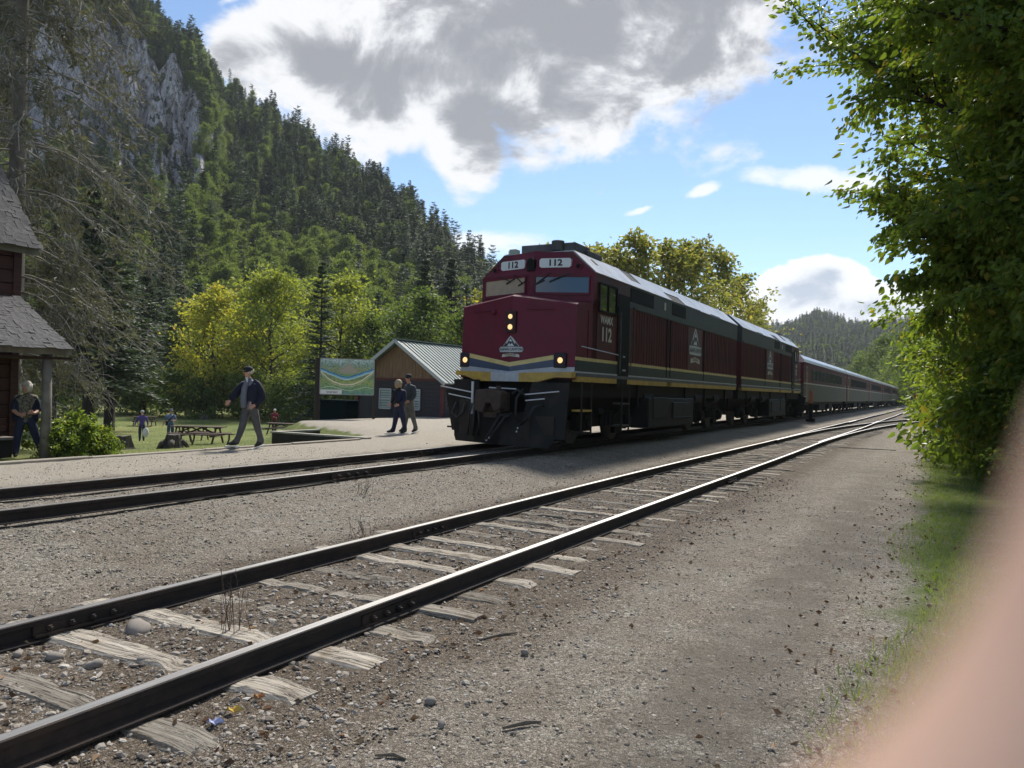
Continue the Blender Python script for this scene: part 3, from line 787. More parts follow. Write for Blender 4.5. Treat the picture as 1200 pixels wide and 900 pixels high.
def locomotive(label, loc, rz, number=True):
    t = thing('locomotive', label, 'locomotive', loc, rz)
    L = LOCO_L; H = 1.55
    # --- nose
    mb = MB()
    zt = lambda x: 3.44 - .20 * abs(x) / 1.5
    xs = [-1.5, -.75, 0, .75, 1.5]
    lo = [(x, nose_y(x, 1.55), 1.55) for x in xs]; up = [(x, nose_y(x, 3.2) + .02, zt(x)) for x in xs]
    rim = [(x, nose_y(x, 3.2) + .075, zt(x) + .035) for x in xs]
    bk = [(x, .80 + .32 * abs(x) / 1.5, zt(x) + .12) for x in xs]
    V = lo + up + rim + bk + [(1.5, 1.4, 1.55), (1.5, 1.4, 3.4), (-1.5, 1.4, 1.55), (-1.5, 1.4, 3.4)]
    F = [(i + 5 * k, i + 1 + 5 * k, i + 6 + 5 * k, i + 5 + 5 * k) for k in range(3) for i in range(4)]
    F += [(4, 20, 21, 19, 14, 9), (0, 5, 10, 15, 23, 22), (0, 1, 2, 3, 4, 20, 22)]
    mb.add(V, F); nose = mb.build('nose', MAROON, t)
    # --- cab front (wedge shaped, leaning back above the windows)
    def cab_y(x, z): return .80 + .34 * abs(x) / 1.5 + (.03 * (z - 3.4) if z < 4.08 else .02 + .36 * (z - 4.08))
    mb = MB()
    rows = [(3.40, [-1.52, -.76, 0, .76, 1.52]), (4.08, [-1.53, -.76, 0, .76, 1.53]), (4.62, [-.93, -.46, 0, .46, .93])]
    V = []
    for z, xx in rows: V += [(x, cab_y(x, z), z + (.03 if x == 0 and z > 4.5 else 0)) for x in xx]
    F = [(r * 5 + i, r * 5 + i + 1, r * 5 + i + 6, r * 5 + i + 5) for r in range(2) for i in range(4)]
    mb.add(V, F); mb.build('cab_front', MAROON, t)
    # --- windshields with frames, wipers, number boards, lamps
    for s in (-1, 1):
        xa, xb = .13 * s, 1.42 * s
        def fr(x, z, o): return (x, cab_y(x, z) - o, z)
        f = MB(); zz0, zz1 = 3.60, 4.03
        zi = lambda x: -.02 * abs(x)
        for (p, q) in (((xa, zz0), (xb, zz0)), ((xb, zz0), (xb, zz1)), ((xb, zz1), (xa, zz1)), ((xa, zz1), (xa, zz0))):
            f.bar(fr(p[0], p[1] + zi(p[0]), .012), fr(q[0], q[1] + zi(q[0]), .012), .03, .06)
        wf = f.build('windshield', MAROON, t)
        g = MB(); PANE = GLASSB if s > 0 else mat('tan_pane', (.42, .33, .24), (.36, .28, .20), 6, .35, spec=.6); g.add([fr(xa, zz0, .008), fr(xb, zz0 - .02, .008), fr(xb, zz1 - .02, .008), fr(xa, zz1, .008)], [(0, 1, 2, 3)]); g.build('pane', PANE, wf)  # left pane itself coloured opaque tan, no blind behind it
        w = MB()
        for (x0, z0, x1, z1) in ((.50, 4.09, .22, 3.86), (.98, 4.06, .60, 3.93)):
            w.bar(fr(x0 * s, z0, .05), fr(x1 * s, z1, .05), .018, .018); w.bar(fr(x1 * s - .12, z1 - .06, .04), fr(x1 * s + .14, z1 + .05, .04), .014, .03)
        w.build('wiper', BLACKINK, wf)
        b = MB(); nx0, nx1, nz0, nz1 = .20, .95, 4.22, 4.44
        c = [(nx0, nz0 + .03), (nx0 + .04, nz0), (nx1 - .04, nz0), (nx1, nz0 + .04), (nx1, nz1 - .03), (nx1 - .04, nz1), (nx0 + .04, nz1), (nx0, nz1 - .04)]
        fl_ = lambda x, z, o: (x, cab_y(x, nz0) - o, z)
        P = [fl_(x * s, z, .02) for x, z in c] + [fl_(x * s, z, -.14) for x, z in c]; n = len(c)
        b.add(P, [tuple(range(n))] + [(i, n + i, n + (i + 1) % n, (i + 1) % n) for i in range(n)])
        nb = b.build('number_board', mat('number_board_glass', (.62, .66, .68), rough=.3), t)
        d = MB(); put_text(d, '112', .21, lambda x, y, s=s: fl_(x + .575 * s, y + 4.328, .026), 0, 1.12); d.build('number', BLACKINK, nb)
        r_ = MB(); cx, cz = 1.13 * s, 4.24
        cy = cab_y(cx, cz); r_.tube([(cx, cy + .02, cz), (cx, cy - .05, cz)], .085, 12, 0); r_.tube([(cx, cy - .052, cz), (cx, cy - .055, cz)], .055, 12, 1)
        r_.build('marker_lamp', [MAROON, BLACK], t)
    mb = MB(); cy = cab_y(0, 4.33); mb.cyl((0, cy + .05, 4.36), (0, cy - .10, 4.36), .10, 12); mb.box((0, cy - .03, 4.24), (.2, .14, .2)); mb.build('bell_housing', BLACK, t, bevel=.01)
    mb = MB(); mb.box((0, nose_y(0, 2.8) + .005, 2.84), (.26, .12, .50)); hh = mb.build('headlight_housing', mat('dark_red_housing', (.03, .008, .01), rough=.5), t, bevel=.02)
    for z in (2.96, 2.72):
        mb = MB(); mb.sph((0, nose_y(0, z) - .05, z), .064, 12, 8, 0, (1, .35, 1)); mb.build('headlight', LAMPGLASS, t, smooth=True)
    for x, w in ((-1.36, .26), (1.17, .30)):
        mb = MB(); y = nose_y(x, 1.95); mb.box((x, y + .02, 1.97), (w, .16, .34)); d = mb.build('ditch_light_box', mat('ditch_box', (.016, .01, .02), rough=.5), t, bevel=.015)
        mb = MB(); mb.sph((x + .02, y - .06, 1.97), .066, 12, 8, 0, (1, .35, 1)); mb.build('ditch_light', LAMPGLASS, t, smooth=True)
    mb = MB()
    for x0, x1, z in ((-1.15, -.45, 3.12), (.35, 1.0, 3.14)): mb.bar((x0, nose_y(x0, 3.1) - .035, z), (x1, nose_y(x1, 3.1) - .035, z), .02, .025)
    mb.sph((-.52, nose_y(-.5, 3) - .02, 3.08), .06, 8, 6); mb.build('grab_iron', MAROON, t)
    # --- stripes on the nose
    mb = MB(); zc, ze = 1.80, 2.02
    for s in (-1, 1):
        a = -1.23 if s < 0 else 1.02
        zz = lambda x, e: e + (zc - ze) * (1 - abs(x) / 1.25)
        nose_decal(mb, [(a, zz(a, 2.13)), (a, zz(a, 2.03)), (0, zz(0, 2.03)), (0, zz(0, 2.13))], .012, 0)
        nose_decal(mb, [(a, zz(a, 2.03)), (a, 1.80), (0, 1.70), (0, zz(0, 2.03))], .011, 1)
        nose_decal(mb, [(1.5 * s, 1.82), (1.5 * s, 1.71), (0, 1.655), (0, 1.70), (a, 1.82)], .012, 2)
    mb.build('stripe', [CREAM, BLUEBAND, SILVER], t)
    mb = MB(); P = [(-1.52, 1.715), (-1.52, 1.60), (-1.25, 1.60), (-.85, 1.47), (.75, 1.47), (1.12, 1.58), (1.52, 1.58), (1.52, 1.70), (0, 1.66)]
    for q0, q1, mi in ((-1.52, -.42, 0), (-.42, .32, 1), (.32, 1.52, 0)):
        top = lambda x: 1.66 + .05 * abs(x) / 1.5
        bot = lambda x: np.interp(x, [-1.52, -1.25, -.85, .75, 1.12, 1.52], [1.60, 1.60, 1.47, 1.47, 1.58, 1.58])
        xx = sorted({q0, q1, *[x for x in (-1.25, -.85, 0, .75, 1.12) if q0 < x < q1]})
        for xa, xb in zip(xx[:-1], xx[1:]):
            pts = [(xa, bot(xa)), (xb, bot(xb)), (xb, top(xb)), (xa, top(xa))]
            fr_ = [(x, nose_y(x, 1.6) - .20, z) for x, z in pts]; bk_ = [(x, nose_y(x, 1.6) + .02, z) for x, z in pts]
            mb.add(fr_ + bk_, [(0, 1, 2, 3), (0, 4, 5, 1), (3, 2, 6, 7), (1, 5, 6, 2), (0, 3, 7, 4)], mi)
    mb.build('anticlimber', [YELLOW, SILVER], t)
    emblem(t, lambda u, v, l: (u + 0, nose_y(u, 2.45 + v) - .012 - .002 * l, 2.22 + v), .64)
    # --- pilot plow, coupler, hoses, steps
    mb = MB()
    fy = lambda x: -.34 + .25 * abs(x) / 1.5
    out = [(-1.5, 1.50), (-1.36, .18), (-1.30, .06), (0, .04), (1.12, .0), (1.24, .20), (1.49, .22), (1.5, 1.46), (.66, 1.46), (.52, .78), (-.58, .78), (-.74, 1.5)]
    L1 = [(x, fy(x) - .06 * (1.5 - z), z) for x, z in out]
    for half in (-1, 1):
        P = clip_poly(out, half); n = len(P)
        a = [(x, fy(x) - .10 * (1.5 - z), z) for x, z in P]; b = [(x, fy(x) + .06 - .10 * (1.5 - z), z) for x, z in P]
        mb.add(a + b, [tuple(range(n)), tuple(range(2 * n - 1, n - 1, -1))] + [(i, n + i, n + (i + 1) % n, (i + 1) % n) for i in range(n)])
    mb.build('pilot_plow', PLOW, t)
    mb = MB()
    for px, pz, ps in ((-.95, .55, (.42, .10, .95)), (1.02, .50, (.46, .06, .42)), (.62, .38, (.14, .09, .6))):
        mb = MB(); mb.box((px, fy(px) - (.13 if px < 0 else .09), pz), ps); mb.build('plow_plate', mat('rust_dusted_plate', (.034, .024, .017), (.018, .015, .013), 4, .7), t, bevel=.01)
    mb = MB()
    mb.box((-.12, -.50, 1.0), (.5, .5, .42)); mb.prism([(-.42, .82), (-.18, .76), (-.10, .98), (.02, .98), (.12, .80), (.26, .86), (.30, 1.22), (.05, 1.3), (-.36, 1.26)], -.98, -.66, 0)
    mb.cyl((.16, -.86, .76), (.16, -.86, 1.36), .06, 8); mb.box((-.1, -.62, .72), (.34, .3, .14))
    mb.build('coupler', mat('rusty_coupler', (.06, .038, .028), (.03, .024, .022), 6, .7), t, bevel=.02)
    mb = MB()
    hs = [[(.34, -.42, .72), (.20, -.62, .68), (.02, -.70, .38), (-.16, -.72, .12)], [(.28, -.44, .75), (.1, -.68, .7), (-.06, -.74, .4), (-.22, -.74, .13)],
          [(.5, -.34, 1.3), (.42, -.5, 1.1), (.40, -.5, .8), (.46, -.5, .58)], [(1.0, -.3, .95), (.86, -.5, .9), (.74, -.52, .7), (.52, -.5, .50)], [(-.62, -.36, 1.15), (-.55, -.52, .9), (-.52, -.5, .5), (-.60, -.45, .2)],
          [(-.72, -.36, .9), (-.68, -.5, .6), (-.70, -.48, .2)], [(-.8, -.36, 1.0), (-.80, -.5, .7), (-.84, -.48, .22)], [(-1.28, -.3, .95), (-1.32, -.42, .72), (-1.15, -.48, .6), (-1.0, -.46, .72), (-.98, -.4, .95)], [(.62, -.36, 1.1), (.5, -.6, 1.28), (.34, -.55, 1.2)]]
    for h in hs: mb.tube(h, .028, 6)
    mb.build('air_hose', mat('black_rubber', (.018, .018, .02), rough=.45), t, smooth=True)
    mb = MB()
    for a, b in (((-1.85, -.12, 1.33), (-.82, -.36, 1.20)), ((-1.62, -.12, 1.15), (-.82, -.36, 1.05)), ((.55, -.38, 1.18), (1.32, -.2, 1.27)), ((.60, -.42, 1.05), (1.02, -.3, 1.10)), ((-.35, -.40, 1.32), (.35, -.40, 1.30))):
        mb = MB(); mb.tube([a, b], .014, 5); mb.build('uncoupling_lever', RIMSTEEL, t)
    mb = MB(); mb.cyl((-.80, -.38, .7), (-.80, -.38, 1.45), .03, 6); mb.build('lever_post', RIMSTEEL, t)
    for p in ((.50, -.56, .44), (.47, -.55, .36), (-.12, -.74, .20), (-.18, -.75, .14)): mb = MB(); mb.sph(p, .022, 6, 4); mb.build('hose_coupling', RIMSTEEL, t)
    mb = MB(); mb.prism([(-1.50, 1.45), (-1.82, 1.22), (-1.62, .28), (-1.38, .26)], .05, .14)
    mb.build('corner_plate', PLOW, t)
    for c, q, m_ in (((-1.62, .35, .35), (.34, .5, .04), PLOW), ((-1.62, .35, .85), (.34, .5, .04), PLOW), ((1.57, .5, .35), (.28, .5, .04), PLOW), ((1.57, .5, .85), (.28, .5, .04), YELLOW), ((1.57, 3.0, .45), (.26, .5, .04), STEEL), ((1.57, 3.0, 1.0), (.26, .5, .04), STEEL)):
        mb = MB(); mb.box(c, q); mb.build('step', m_, t)
    for y in (.22, .78, 2.74, 3.26):
        mb = MB(); mb.bar((1.68, y, .3), (1.68, y, 1.5), .03, .05); mb.build('step_hanger', PLOW, t)
    # --- hood behind the cab: cross-section with sloped roof edges
    def section(y0, y1, x, zb, zt_, mbx, mi):
        mbx.bb((-x, y0, zb), (x, y1, zt_), mi)
    mb = MB()
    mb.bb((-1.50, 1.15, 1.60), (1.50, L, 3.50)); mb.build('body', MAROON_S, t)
    mb = MB()
    mb.prism([(-1.51, 3.50), (1.51, 3.50), (1.51, 4.09), (.94, 4.615), (-.94, 4.615), (-1.51, 4.09)], 3.55, L, 0)
    mb.build('upper_hood', GREYPAINT, t)
    mb = MB()
    mb.prism([(-1.515, 3.45), (1.515, 3.45), (1.515, 4.075), (.932, 4.612), (-.932, 4.612), (-1.515, 4.075)], 1.16, 3.55, 0)
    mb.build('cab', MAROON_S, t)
    # roof sheets on the slopes, sky reflection in their pale colour, with the dark openings cut between them
    mb = MB()
    gaps = [(4.05, 5.2, .35, 1.0), (7.3, 8.6, .0, .75), (8.7, 8.75, 0, 1)]
    def slope(y0, y1, a0, a1, mi=0, off=.02, s=1):
        p0 = Vector((s * 1.53, 0, 4.085)); p1 = Vector((s * .93, 0, 4.63)); n = Vector((s * .67, 0, .74)) * off
        q0 = p0.lerp(p1, a0) + n; q1 = p0.lerp(p1, a1) + n
        V = [(q0.x, y0, q0.z), (q0.x, y1, q0.z), (q1.x, y1, q1.z), (q1.x, y0, q1.z)]; m_ = Vector((s * .67, 0, .74)) * .025
        V += [(v[0] - m_.x, v[1], v[2] - m_.z) for v in V]
        mb.add(V, [(0, 1, 2, 3), (0, 4, 5, 1), (1, 5, 6, 2), (2, 6, 7, 3), (3, 7, 4, 0)], mi)
    segs = [(1.22, 3.5, 0, 1), (3.52, 5.0, .0, .38), (3.52, 4.2, .38, 1), (5.02, 7.2, 0, 1), (7.22, 8.7, .5, 1), (8.72, 10.4, .05, 1), (10.43, 11.8, .0, 1), (11.83, 13.2, .1, 1), (13.23, 14.6, .0, 1), (14.63, L - .02, 0, 1)]
    for s in (-1, 1):
        for a in segs: mb = MB(); slope(*a, 0, .02, s); mb.build('roof_sheet', ROOFGREY, t)
        for a in ((4.22, 5.0, .40, .98, 0, .002), (7.24, 8.68, .02, .48, 0, .002), (1.95, 2.1, .55, .8, 0, .03)):
            mb = MB(); slope(*a, s); mb.build('roof_vent', BLACK, t)
    mb = MB()
    mb.bb((-.93, 1.24, 4.60), (.93, L - .02, 4.655)); mb.build('roof', ROOFGREY, t)
    for y in (6.2, 10.9, 12.4, 13.9):
        mb = MB(); mb.cyl((0, y, 4.65), (0, y, 4.80), .60, 20); mb.cyl((0, y, 4.80), (0, y, 4.84), .5, 20, 1); mb.build('roof_fan', [DARKROOF, BLACK], t)
    mb = MB(); mb.bb((-.62, 1.5, 4.655), (.86, 2.4, 4.90)); mb.cyl((.40, 1.48, 4.70), (.40, 1.48, 4.95), .16, 12); mb.cyl((-.22, 2.0, 4.8), (-.22, 2.0, 4.92), .12, 10)
    mb.box((.72, 2.6, 4.74), (.4, .9, .14)); mb.cyl((.08, 1.7, 4.76), (.45, 1.45, 4.76), .03, 6); mb.build('roof_equipment', DARKROOF, t, bevel=.01)
    mb = MB(); mb.box((-.95, 1.75, 4.76), (.20, .22, .20)); mb.cyl((-1.12, 1.75, 4.5), (-1.12, 1.75, 4.85), .012, 5); mb.build('beacon', mat('pale_green_lens', (.25, .3, .26), rough=.3), t, bevel=.02)
    # --- ribs, doors and panel seams on both sides
    mb = MB(); mb.box((0, 0, 0), (.022, .04, 1.38)); RIB = mb.mesh('side_rib', MAROON_S)
    for s in (-1, 1):
        x = s * 1.5
        mb = MB()
        y = 3.95; i = 0
        while y < L - .1:
            if not (9.05 < y < 10.75): link('side_rib', RIB, t, (x + s * .008, y, 2.78))
            y += .205 if i % 4 else .26; i += 1
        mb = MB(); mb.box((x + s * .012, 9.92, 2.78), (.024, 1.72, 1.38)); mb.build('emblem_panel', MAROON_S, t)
        mb = MB()
        for y in (3.55, 6.85, 7.2, 11.05):
            mb = MB(); mb.box((x + s * .014, y, 2.63), (.03, .07, 1.72)); mb.build('panel_seam', BLACK, t)
        mb = MB(); mb.box((x + s * .004, 3.17, 2.60), (.05, .80, 2.35)); mb.build('doorway_shade', BLACK, t)  # flat black slab, shade of the set-back doorway put into its colour
        mb = MB(); mb.bar((x + s * .09, 2.80, 1.75), (x + s * .09, 2.80, 3.3), .025, .025); mb.bar((x + s * .09, 3.58, 1.75), (x + s * .09, 3.58, 3.3), .025, .025)
        mb.box((x + s * .03, 3.2, 2.2), (.04, .1, .04), 1); mb.box((x + s * .03, 3.2, 1.85), (.06, .16, .04), 1); mb.build('handrail', [STEEL, SILVER], t)
        mb = MB()
        for a, b in ((3.66, 5.55), (7.35, 8.75)):
            mb = MB(); mb.box((s * 1.513, (a + b) / 2, 3.86), (.02, b - a, .36)); mb.build('air_intake', BLACK, t)
        mb = MB(); mb.box((s * 1.52, 9.9, 3.52), (.035, L - 3.6 - .1 + .2 - .6, .05)); mb.box((s * 1.516, 6.6, 3.85), (.016, .12, .22), 1); mb.build('hood_ledge', [GREYPAINT, PALEINK], t)
        mb = MB()
        yy = [1.48, 2.62]; zz = [3.22, 3.88]
        mb.bb((x + s * .018, yy[0], zz[0]), (x + s * .022, yy[1], zz[1])); w = mb.build('cab_window', GLASS, t)
        mb = MB()
        for a, b in (((yy[0], zz[0]), (yy[1], zz[0])), ((yy[1], zz[0]), (yy[1], zz[1])), ((yy[1], zz[1]), (yy[0], zz[1])), ((yy[0], zz[1]), (yy[0], zz[0])), ((2.05, zz[0]), (2.05, zz[1]))):
            mb.bar((x + s * .03, *a), (x + s * .03, *b), .04, .04)
        mb.build('frame', BLACK, w)
        mb = MB(); mb.tube([(x + s * .07, .40, 2.30), (x + s * .07, 2.70, 2.22)], .013, 5); mb.build('grab_rail', SILVER, t)
        for y in (.9, 1.42): mb = MB(); mb.box((x + s * .003, y, 2.62), (.012, .014, 1.1)); mb.build('door_seam', BLACK, t)
        # stripes along the side
        for ya, yb in ((.22, 2.76), (3.60, L - .03)):
            mb = MB(); off = .024
            mb.bb((x, ya, 1.985), (x + s * off, yb, 2.06), 0); mb.bb((x, ya, 1.735), (x + s * (off - .003), yb, 1.985), 1); mb.bb((x, ya, 1.70), (x + s * (off + .006), yb, 1.735), 2); mb.build('stripe', [CREAM, mat('blue_green_band', (.022, .036, .044), (.017, .028, .034), 4, .5, dirt=(.03, .03, .028)), SILVER], t)
        mb = MB(); mb.bb((s * 1.40, .25, 1.62), (s * 1.535, L, 1.70), 0); mb.bb((s * 1.40, .3, 1.50), (s * 1.53, 2.74, 1.62), 1); mb.bb((s * 1.40, 3.5, 1.50), (s * 1.53, 6.9, 1.62), 1); mb.bb((s * 1.40, 7.3, 1.50), (s * 1.53, L - .1, 1.62), 1)
        mb.build('sill', [mat('sill_grey', (.10, .11, .115), (.07, .075, .08), 4, .55), YELLOW], t)
        # lettering
        sg = s
        def side(u, v, l, s=s): return (s * (1.5 + .026 + .003 * l), u, v)
        mb = MB(); put_text(mb, '112', .46, lambda a, b, s=s: (s * 1.522, 2.0 + a * s, 2.66 + b), 0, 1.0); put_text(mb, 'WAMX', .26, lambda a, b, s=s: (s * 1.522, 2.0 + a * s, 3.02 + b), 0, .95); mb.build('number', PALEINK, t)
        emblem(t, lambda u, v, l, s=s: (s * (1.526 + .002 * l), 9.92 + u * s, 2.76 + v), 1.55)
        mb = MB()
        mb.box((s * 1.25, 7.6, .72), (.55, 4.6, .86), 0); mb.box((s * 1.40, 6.3, .86), (.30, 1.3, .62), 1); mb.box((s * 1.42, 8.5, .78), (.30, 2.0, .5), 1); mb.box((s * 1.45, 8.5, .56), (.28, 2.0, .05), 2)
        mb.build('fuel_tank', [TANKGREY, TANKGREY, STEEL], t, bevel=.03)
        for y in (5.15, 10.4, 12.9): mb = MB(); mb.cyl((s * 1.3, y, 1.15), (s * 1.3, y + .8, 1.15), .16, 10); mb.build('air_tank', BLACK, t)
        for y in (4.6, 9.2, 11.6, 14.6): mb = MB(); mb.bar((s * 1.42, y, .9), (s * 1.42, y, 1.5), .06, .06); mb.build('sill_bracket', BLACK, t)
    mb = MB(); mb.bb((-1.40, .15, 1.15), (1.40, L, 1.55)); mb.bb((-.9, .5, .6), (.9, L - .5, 1.2)); mb.build('underframe', BLACK, t)
    truck(t, 2.95); truck(t, L - 2.95)
    # --- plain rear end: bulkhead, door, lamps, coupler
    mb = MB(); mb.box((0, L + .02, 2.9), (.75, .04, 2.0)); mb.box((0, L + .02, 4.2), (.9, .05, .5), 1); mb.box((.0, L + .05, 4.22), (.3, .05, .22), 2); mb.build('rear_door', [MAROON_S, WHITE, BLACK], t)
    mb = MB(); mb.box((0, L + .25, .95), (.3, .7, .34)); mb.box((0, L + .42, 1.15), (.9, .12, .3)); mb.build('rear_coupler', BLACK, t)
    mb = MB()
    for x in (-.9, -.6, .6, .9): mb.tube([(x, L + .02, 1.3), (x, L + .22, 1.0), (x, L + .25, .5)], .03, 5)
    mb.build('rear_hose', BLACK, t); return t


LOCO_A = locomotive('leading maroon diesel locomotive with lit lamps and number boards facing the platform', (XM, 15.8, RZ), 0)
LOCO_B = copy_tree(LOCO_A, None, (XM, 15.8 + 17.0 + LOCO_L, RZ), pi, 'second maroon locomotive coupled behind the first, its blunt end towards it')


# ------------------------------------------------------------------ passenger coaches
def coach():
    t = thing('passenger_coach', 'nearest maroon and grey coach, coupled behind the second locomotive', 'coach', (XM, 50.0, RZ), 0, 'passenger coaches of the train')
    L = 25.4; X = 1.5
    GREY = mat('grey_fluted_side', (.085, .09, .078), (.06, .064, .056), 2, .55, dirt=(.06, .055, .046))
    CM = mat('coach_maroon', (.105, .022, .030), (.080, .019, .025), 2, .6, spec=.2, dirt=(.06, .03, .03))
    mb = MB(); mb.bb((-X, 0, .98), (X, L, 2.12), 0); mb.bb((-X, 0, 2.12), (X, L, 3.40), 1); mb.build('body', [GREY, CM], t)
    prof = [(-X, 3.40), (X, 3.40), (X * .97, 3.62), (X * .82, 3.86), (X * .5, 4.02), (0, 4.08), (-X * .5, 4.02), (-X * .82, 3.86), (-X * .97, 3.62)]
    mb = MB(); mb.prism(prof, .05, L - .05); mb.build('roof', mat('pale_coach_roof', (.52, .53, .54), (.42, .43, .44), 1, .3, metal=.35, dirt=(.3, .3, .3)), t)
    for s in (-1, 1):
        mb = MB()
        for z in np.arange(1.06, 2.0, .12): mb.bb((s * X, .1, z), (s * (X + .016), L - .1, z + .06))
        mb.build('fluting', GREY, t)
        mb = MB(); mb.bb((s * X, .05, 2.10), (s * (X + .03), L - .05, 2.17)); mb.bb((s * X, .05, 3.34), (s * (X + .03), L - .05, 3.42), 1); mb.build('stripe', [mat('pale_band', (.42, .40, .36), rough=.5), CM], t)
        for k in range(9):
            y = 3.6 + k * 2.0
            mb = MB(); mb.bb((s * X, y, 2.36), (s * (X + .02), y + 1.5, 3.08)); w = mb.build('window', GLASS, t)
            mb = MB()
            for a, b in (((y, 2.36), (y + 1.5, 2.36)), ((y + 1.5, 2.36), (y + 1.5, 3.08)), ((y + 1.5, 3.08), (y, 3.08)), ((y, 3.08), (y, 2.36)), ((y + .75, 2.36), (y + .75, 3.08))):
                mb.bar((s * (X + .022), *a), (s * (X + .022), *b), .05, .05)
            mb.build('frame', STEEL, w)
        for y in (1.2, L - 1.2):
            mb = MB(); mb.bb((s * X, y - .4, 1.0), (s * (X + .018), y + .4, 3.2), 0); mb.bb((s * X, y - .25, 2.4), (s * (X + .022), y + .25, 3.05), 1); mb.build('door', [mat('coach_door', (.13, .02, .024), rough=.4), GLASS], t)
    for y in (-.2, L + .2):
        mb = MB(); mb.box((0, y, 2.3), (1.3, .42, 2.5)); mb.build('diaphragm', BLACK, t)
    mb = MB(); mb.bb((-1.3, .5, .80), (1.3, L - .5, .98)); mb.bb((-1.35, 8.5, .35), (1.35, 12, .85)); mb.bb((-1.35, 14, .42), (1.35, 16, .85)); mb.build('underframe', BLACK, t)
    truck(t, 3.3); truck(t, L - 3.3)
    return t


C0 = coach()
CL = ['second coach from the locomotives, long dark window row, maroon over grey', 'third coach from the locomotives, maroon over grey', 'fourth coach from the locomotives, small in the distance', 'fifth coach from the locomotives, small in the distance',
      'sixth coach from the locomotives, just a narrow grey strip', 'seventh coach from the locomotives, far down the line', 'eighth coach from the locomotives, next to last in the far train', 'last coach at the far tail of the train']
for i, l in enumerate(CL): copy_tree(C0, None, (XM, 50.0 + 25.9 * (i + 1), RZ), 0, l)


# ------------------------------------------------------------------ foliage
def unit(a): return a / np.maximum(np.linalg.norm(a, axis=-1, keepdims=True), 1e-9)


def leaf_quads(rs, C, A, L, w=.42, fold=.18, roll=None):
    """one folded diamond per leaf: C base points, A axis directions, L lengths"""
    n = len(C); A = unit(A)
    S = unit(np.cross(A, rs.normal(size=(n, 3)) if roll is None else roll)); N = np.cross(A, S); L = np.asarray(L).reshape(-1, 1) * np.ones((n, 1))
    Q = np.empty((n, 4, 3)); Q[:, 0] = C; Q[:, 2] = C + A * L - N * L * .08
    Q[:, 1] = C + A * L * .48 + S * L * w * .5 + N * L * fold; Q[:, 3] = C + A * L * .48 - S * L * w * .5 + N * L * fold
    return Q


def oval_leaves(rs, C, A, L, w=.56, fold=.14):
    """pointed oval leaf folded along its midrib: six points, two faces"""
    n = len(C); A = unit(A); S = unit(np.cross(A, rs.normal(size=(n, 3)))); N = np.cross(A, S); L = np.asarray(L).reshape(-1, 1) * np.ones((n, 1)); curl = rs.uniform(.0, .22, (n, 1))
    def p(a, b, h): return C + A * L * a + S * L * w * b + N * L * (h - curl * a * a)
    V = np.stack([p(0, 0, 0), p(.26, .46, fold), p(.62, .40, fold * .8), p(1.0, 0, 0), p(.62, -.40, fold * .8), p(.26, -.46, fold)], 1)
    F = (np.array([[0, 1, 2, 3], [0, 3, 4, 5]])[None] + (np.arange(n) * 6)[:, None, None]).reshape(-1, 4)
    return V.reshape(-1, 3), F


def quads_mesh(name, Q, mats, mi=None):
    if isinstance(Q, tuple): return np_mesh(name, Q[0], Q[1], mats, mi)
    n = len(Q); return np_mesh(name, Q.reshape(-1, 3), np.arange(4 * n).reshape(n, 4), mats, mi)


def tubes_np(paths, n=5):
    """paths: list of (points (k,3), radii (k,)) -> V, F"""
    VV = []; FF = []; o = 0
    for P, r in paths:
        P = np.asarray(P, float); k = len(P)
        D = unit(np.gradient(P, axis=0)); up = np.array([0, 0, 1.0]) if abs(D[0, 2]) < .9 else np.array([1.0, 0, 0])
        S = unit(np.cross(D, up)); U = np.cross(D, S); a = np.arange(n) * 2 * pi / n
        V = P[:, None] + np.asarray(r)[:, None, None] * (S[:, None] * np.cos(a)[None, :, None] + U[:, None] * np.sin(a)[None, :, None])
        VV.append(V.reshape(-1, 3)); i, j = np.meshgrid(np.arange(k - 1), np.arange(n), indexing='ij')
        FF.append((np.stack([i * n + j, i * n + (j + 1) % n, (i + 1) * n + (j + 1) % n, (i + 1) * n + j], -1) + o).reshape(-1, 4)); o += k * n
    return np.concatenate(VV), np.concatenate(FF)


def curve_path(rs, p, d, L, k=7, bend=.12, up=0.0):
    P = [np.array(p, float)]; d = unit(np.array(d, float))
    for i in range(k - 1):
        d = unit(d + rs.normal(size=3) * bend + np.array([0, 0, up])); P.append(P[-1] + d * L / (k - 1))
    return np.array(P)


